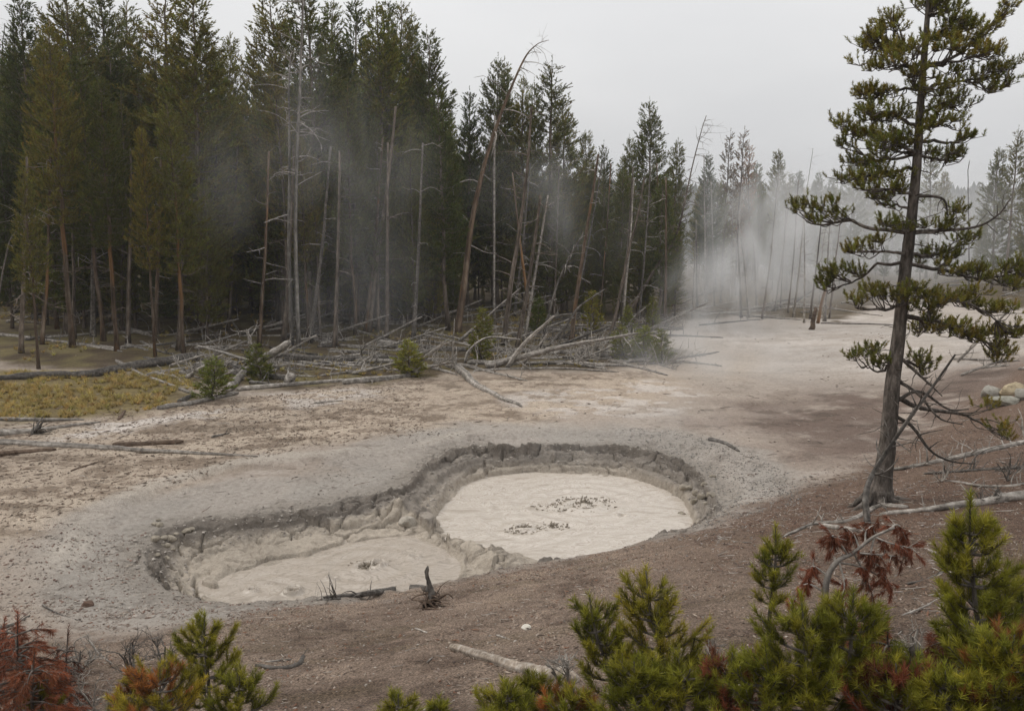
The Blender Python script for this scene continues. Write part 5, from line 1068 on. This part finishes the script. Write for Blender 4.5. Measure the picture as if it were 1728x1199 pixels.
def steam(label, px, py, Y, rx, ry, rz, dens, seed, tilt=0, sc=1.0, thr=(.42, .68)):
    m = bpy.data.materials.new('steam'); m.use_nodes = True; n = m.node_tree; n.nodes.clear(); o_ = n.nodes.new('ShaderNodeOutputMaterial'); v = n.nodes.new('ShaderNodeVolumePrincipled')
    v.inputs['Color'].default_value = (.97, .97, .97, 1); v.inputs['Anisotropy'].default_value = .2
    t = n.nodes.new('ShaderNodeTexCoord'); L = n.nodes.new('ShaderNodeVectorMath'); L.operation = 'LENGTH'; n.links.new(t.outputs['Object'], L.inputs[0])
    fall = n.nodes.new('ShaderNodeMapRange'); fall.interpolation_type = 'SMOOTHSTEP'; fall.inputs['From Min'].default_value = 1.0; fall.inputs['From Max'].default_value = .1; n.links.new(L.outputs['Value'], fall.inputs[0])
    g = n.nodes.new('ShaderNodeNewGeometry'); mp_ = n.nodes.new('ShaderNodeMapping'); mp_.inputs['Location'].default_value = (seed * 7.1, seed * 3.3, 0); mp_.inputs['Scale'].default_value = (1.2, .7, .6); mp_.inputs['Rotation'].default_value = (0, .5, 0)
    n.links.new(g.outputs['Position'], mp_.inputs[0]); nz_ = n.nodes.new('ShaderNodeTexNoise'); nz_.inputs['Scale'].default_value = .28 * sc; nz_.inputs['Detail'].default_value = 3.5; nz_.inputs['Roughness'].default_value = .55; nz_.inputs['Distortion'].default_value = .6; n.links.new(mp_.outputs[0], nz_.inputs['Vector'])
    r_ = n.nodes.new('ShaderNodeMapRange'); r_.interpolation_type = 'SMOOTHSTEP'; r_.inputs['From Min'].default_value = thr[0]; r_.inputs['From Max'].default_value = thr[1]; n.links.new(nz_.outputs[0], r_.inputs[0])
    a = n.nodes.new('ShaderNodeMath'); a.operation = 'MULTIPLY'; n.links.new(fall.outputs[0], a.inputs[0]); n.links.new(r_.outputs[0], a.inputs[1])
    b = n.nodes.new('ShaderNodeMath'); b.operation = 'MULTIPLY'; n.links.new(a.outputs[0], b.inputs[0]); b.inputs[1].default_value = dens; n.links.new(b.outputs[0], v.inputs['Density']); n.links.new(v.outputs[0], o_.inputs['Volume'])
    V = []; k, q = 24, 14
    for i in range(q + 1):
        for j in range(k): aa = math.pi * i / q; bb = 2 * math.pi * j / k; V.append([math.sin(aa) * math.cos(bb), math.sin(aa) * math.sin(bb), math.cos(aa)])
    Fq = [[i * k + j, (i + 1) * k + j, (i + 1) * k + (j + 1) % k, i * k + (j + 1) % k] for i in range(q) for j in range(k)]
    mb = MB(); mb.add(V, Fq); o = mb.build('steam', m, smooth=False); c = pt(px, py, Y); o.location = tuple(c); o.scale = (rx, ry, rz); o.rotation_euler = (0, tilt, 0)
    tag(o, label, 'steam', 'drifting steam', 'stuff')
steam('bright torn steam plume rising from the ground right of the forest edge', 1230, 490, 50, 5.0, 6, 4.2, .30, 1, R(-20), 2.2, (.42, .68))
steam('upper part of the steam plume leaning right over the bare poles', 1310, 390, 54, 7.5, 7, 6.5, .22, 11, R(25), 1.6, (.42, .68))
steam('pale steam lying along the far edge of the clearing', 1350, 470, 66, 13, 9, 4.5, .07, 9, 0, .9, (.3, .66))
steam('steam drifting right behind the big pine', 1480, 390, 72, 14, 12, 7.5, .10, 2, 0, .8, (.36, .66))
steam('low steam spreading over the near clearing right of the brush pile', 1190, 600, 38, 6, 8, 2.4, .15, 3, 0, 1.5, (.36, .70))
steam('thin mist lying among the far trees beyond the clearing', 1500, 420, 118, 60, 36, 15, .035, 12, 0, .5, (.2, .6))
steam('faint wisp hanging before the left-middle trees', 390, 300, 41, 4.2, 5, 4.2, .035, 4, R(35), 1.5, (.34, .72))
steam('grey wisp drifting up in front of the dark middle trees', 580, 260, 40, 6.2, 5, 5.0, .05, 5, R(50), 1.4, (.34, .72))
steam('lower grey wisp among the middle trunks', 600, 480, 40, 4.8, 5, 4.4, .045, 6, R(-30), 1.4, (.34, .72))
steam('faint steam over the round pool', 1080, 740, 25, 4.6, 4, 1.4, .10, 7, 0, 1.8, (.42, .66))
steam('thin wisp in front of the brush pile trunks', 940, 350, 50, 7, 5, 4, .06, 8, R(20), 1.3, (.36, .70))

# ------------------------------------------------------------------ labels that would otherwise repeat
MARK = [(20, 'the far left edge'), (65, 'the lone short pine in front'), (122, 'the slender trunk in the long pole'), (165, 'the flaking orange trunk'), (197, 'the bright orange base'), (262, 'the very thin young trunk'), (310, 'the straight dark pine'),
        (375, 'the faint left wisp'), (427, 'the forked grey snag'), (490, 'the silver twin snag'), (541, 'the orange-footed pines'), (590, 'the grey drifting wisp'), (640, 'the leaning brown trunk'), (700, 'the bushy edge pine'), (785, 'the tall leaning snag'),
        (862, 'the grey leaning trunk'), (912, 'the arching branch'), (970, 'the straight brown trunk'), (1050, 'the brown leaning trunk'), (1110, 'the long leaning dead tree'), (1180, 'the near end of the steam'), (1240, 'the reddish pines'), (1300, 'the thick plume'), (1380, 'the squat dark stump'),
        (1440, 'the left boughs of the big pine'), (1520, 'the big pine trunk'), (1600, 'the right boughs of the big pine'), (1680, 'the two tall hazy pines'), (1740, 'the right edge')]
def pxof(o):
    x, y, z = o.location; return 864 + F * x / y
from collections import defaultdict
tops = [o for o in COL.objects if o.parent is None and o.get('label')]
def dups():
    d = defaultdict(list)
    for o in tops: d[o['label']].append(o)
    return [v for v in d.values() if len(v) > 1]
for v in dups():
    if v[0]['category'] == 'mud clod': continue
    for o in v:
        px = pxof(o); m = min(MARK, key=lambda q: abs(q[0] - px)); lab = o['label']
        for cut in (' massed in the wood', ' in the wood', ' at the edge of the left wood', ' at the edge of the middle wood', ' right of the leaning snag', ' lying', ' among the bare trunks', ' of the wood', ' in the low wood', ' tall'): lab = lab.replace(cut, '')
        o['label'] = ' '.join((lab + ', beside ' + m[1]).split()[:16])
for v in dups():
    v.sort(key=pxof)
    if len(v) > 20: continue
    for i, o in enumerate(v):
        w = ([''] if 0 else ['left one', 'right one'] if len(v) == 2 else ['left', 'middle', 'right'] if len(v) == 3 else [ORD[j] + ' from left' for j in range(len(v))])[i]
        o['label'] = ' '.join((w + ': ' + o['label']).split()[:16])
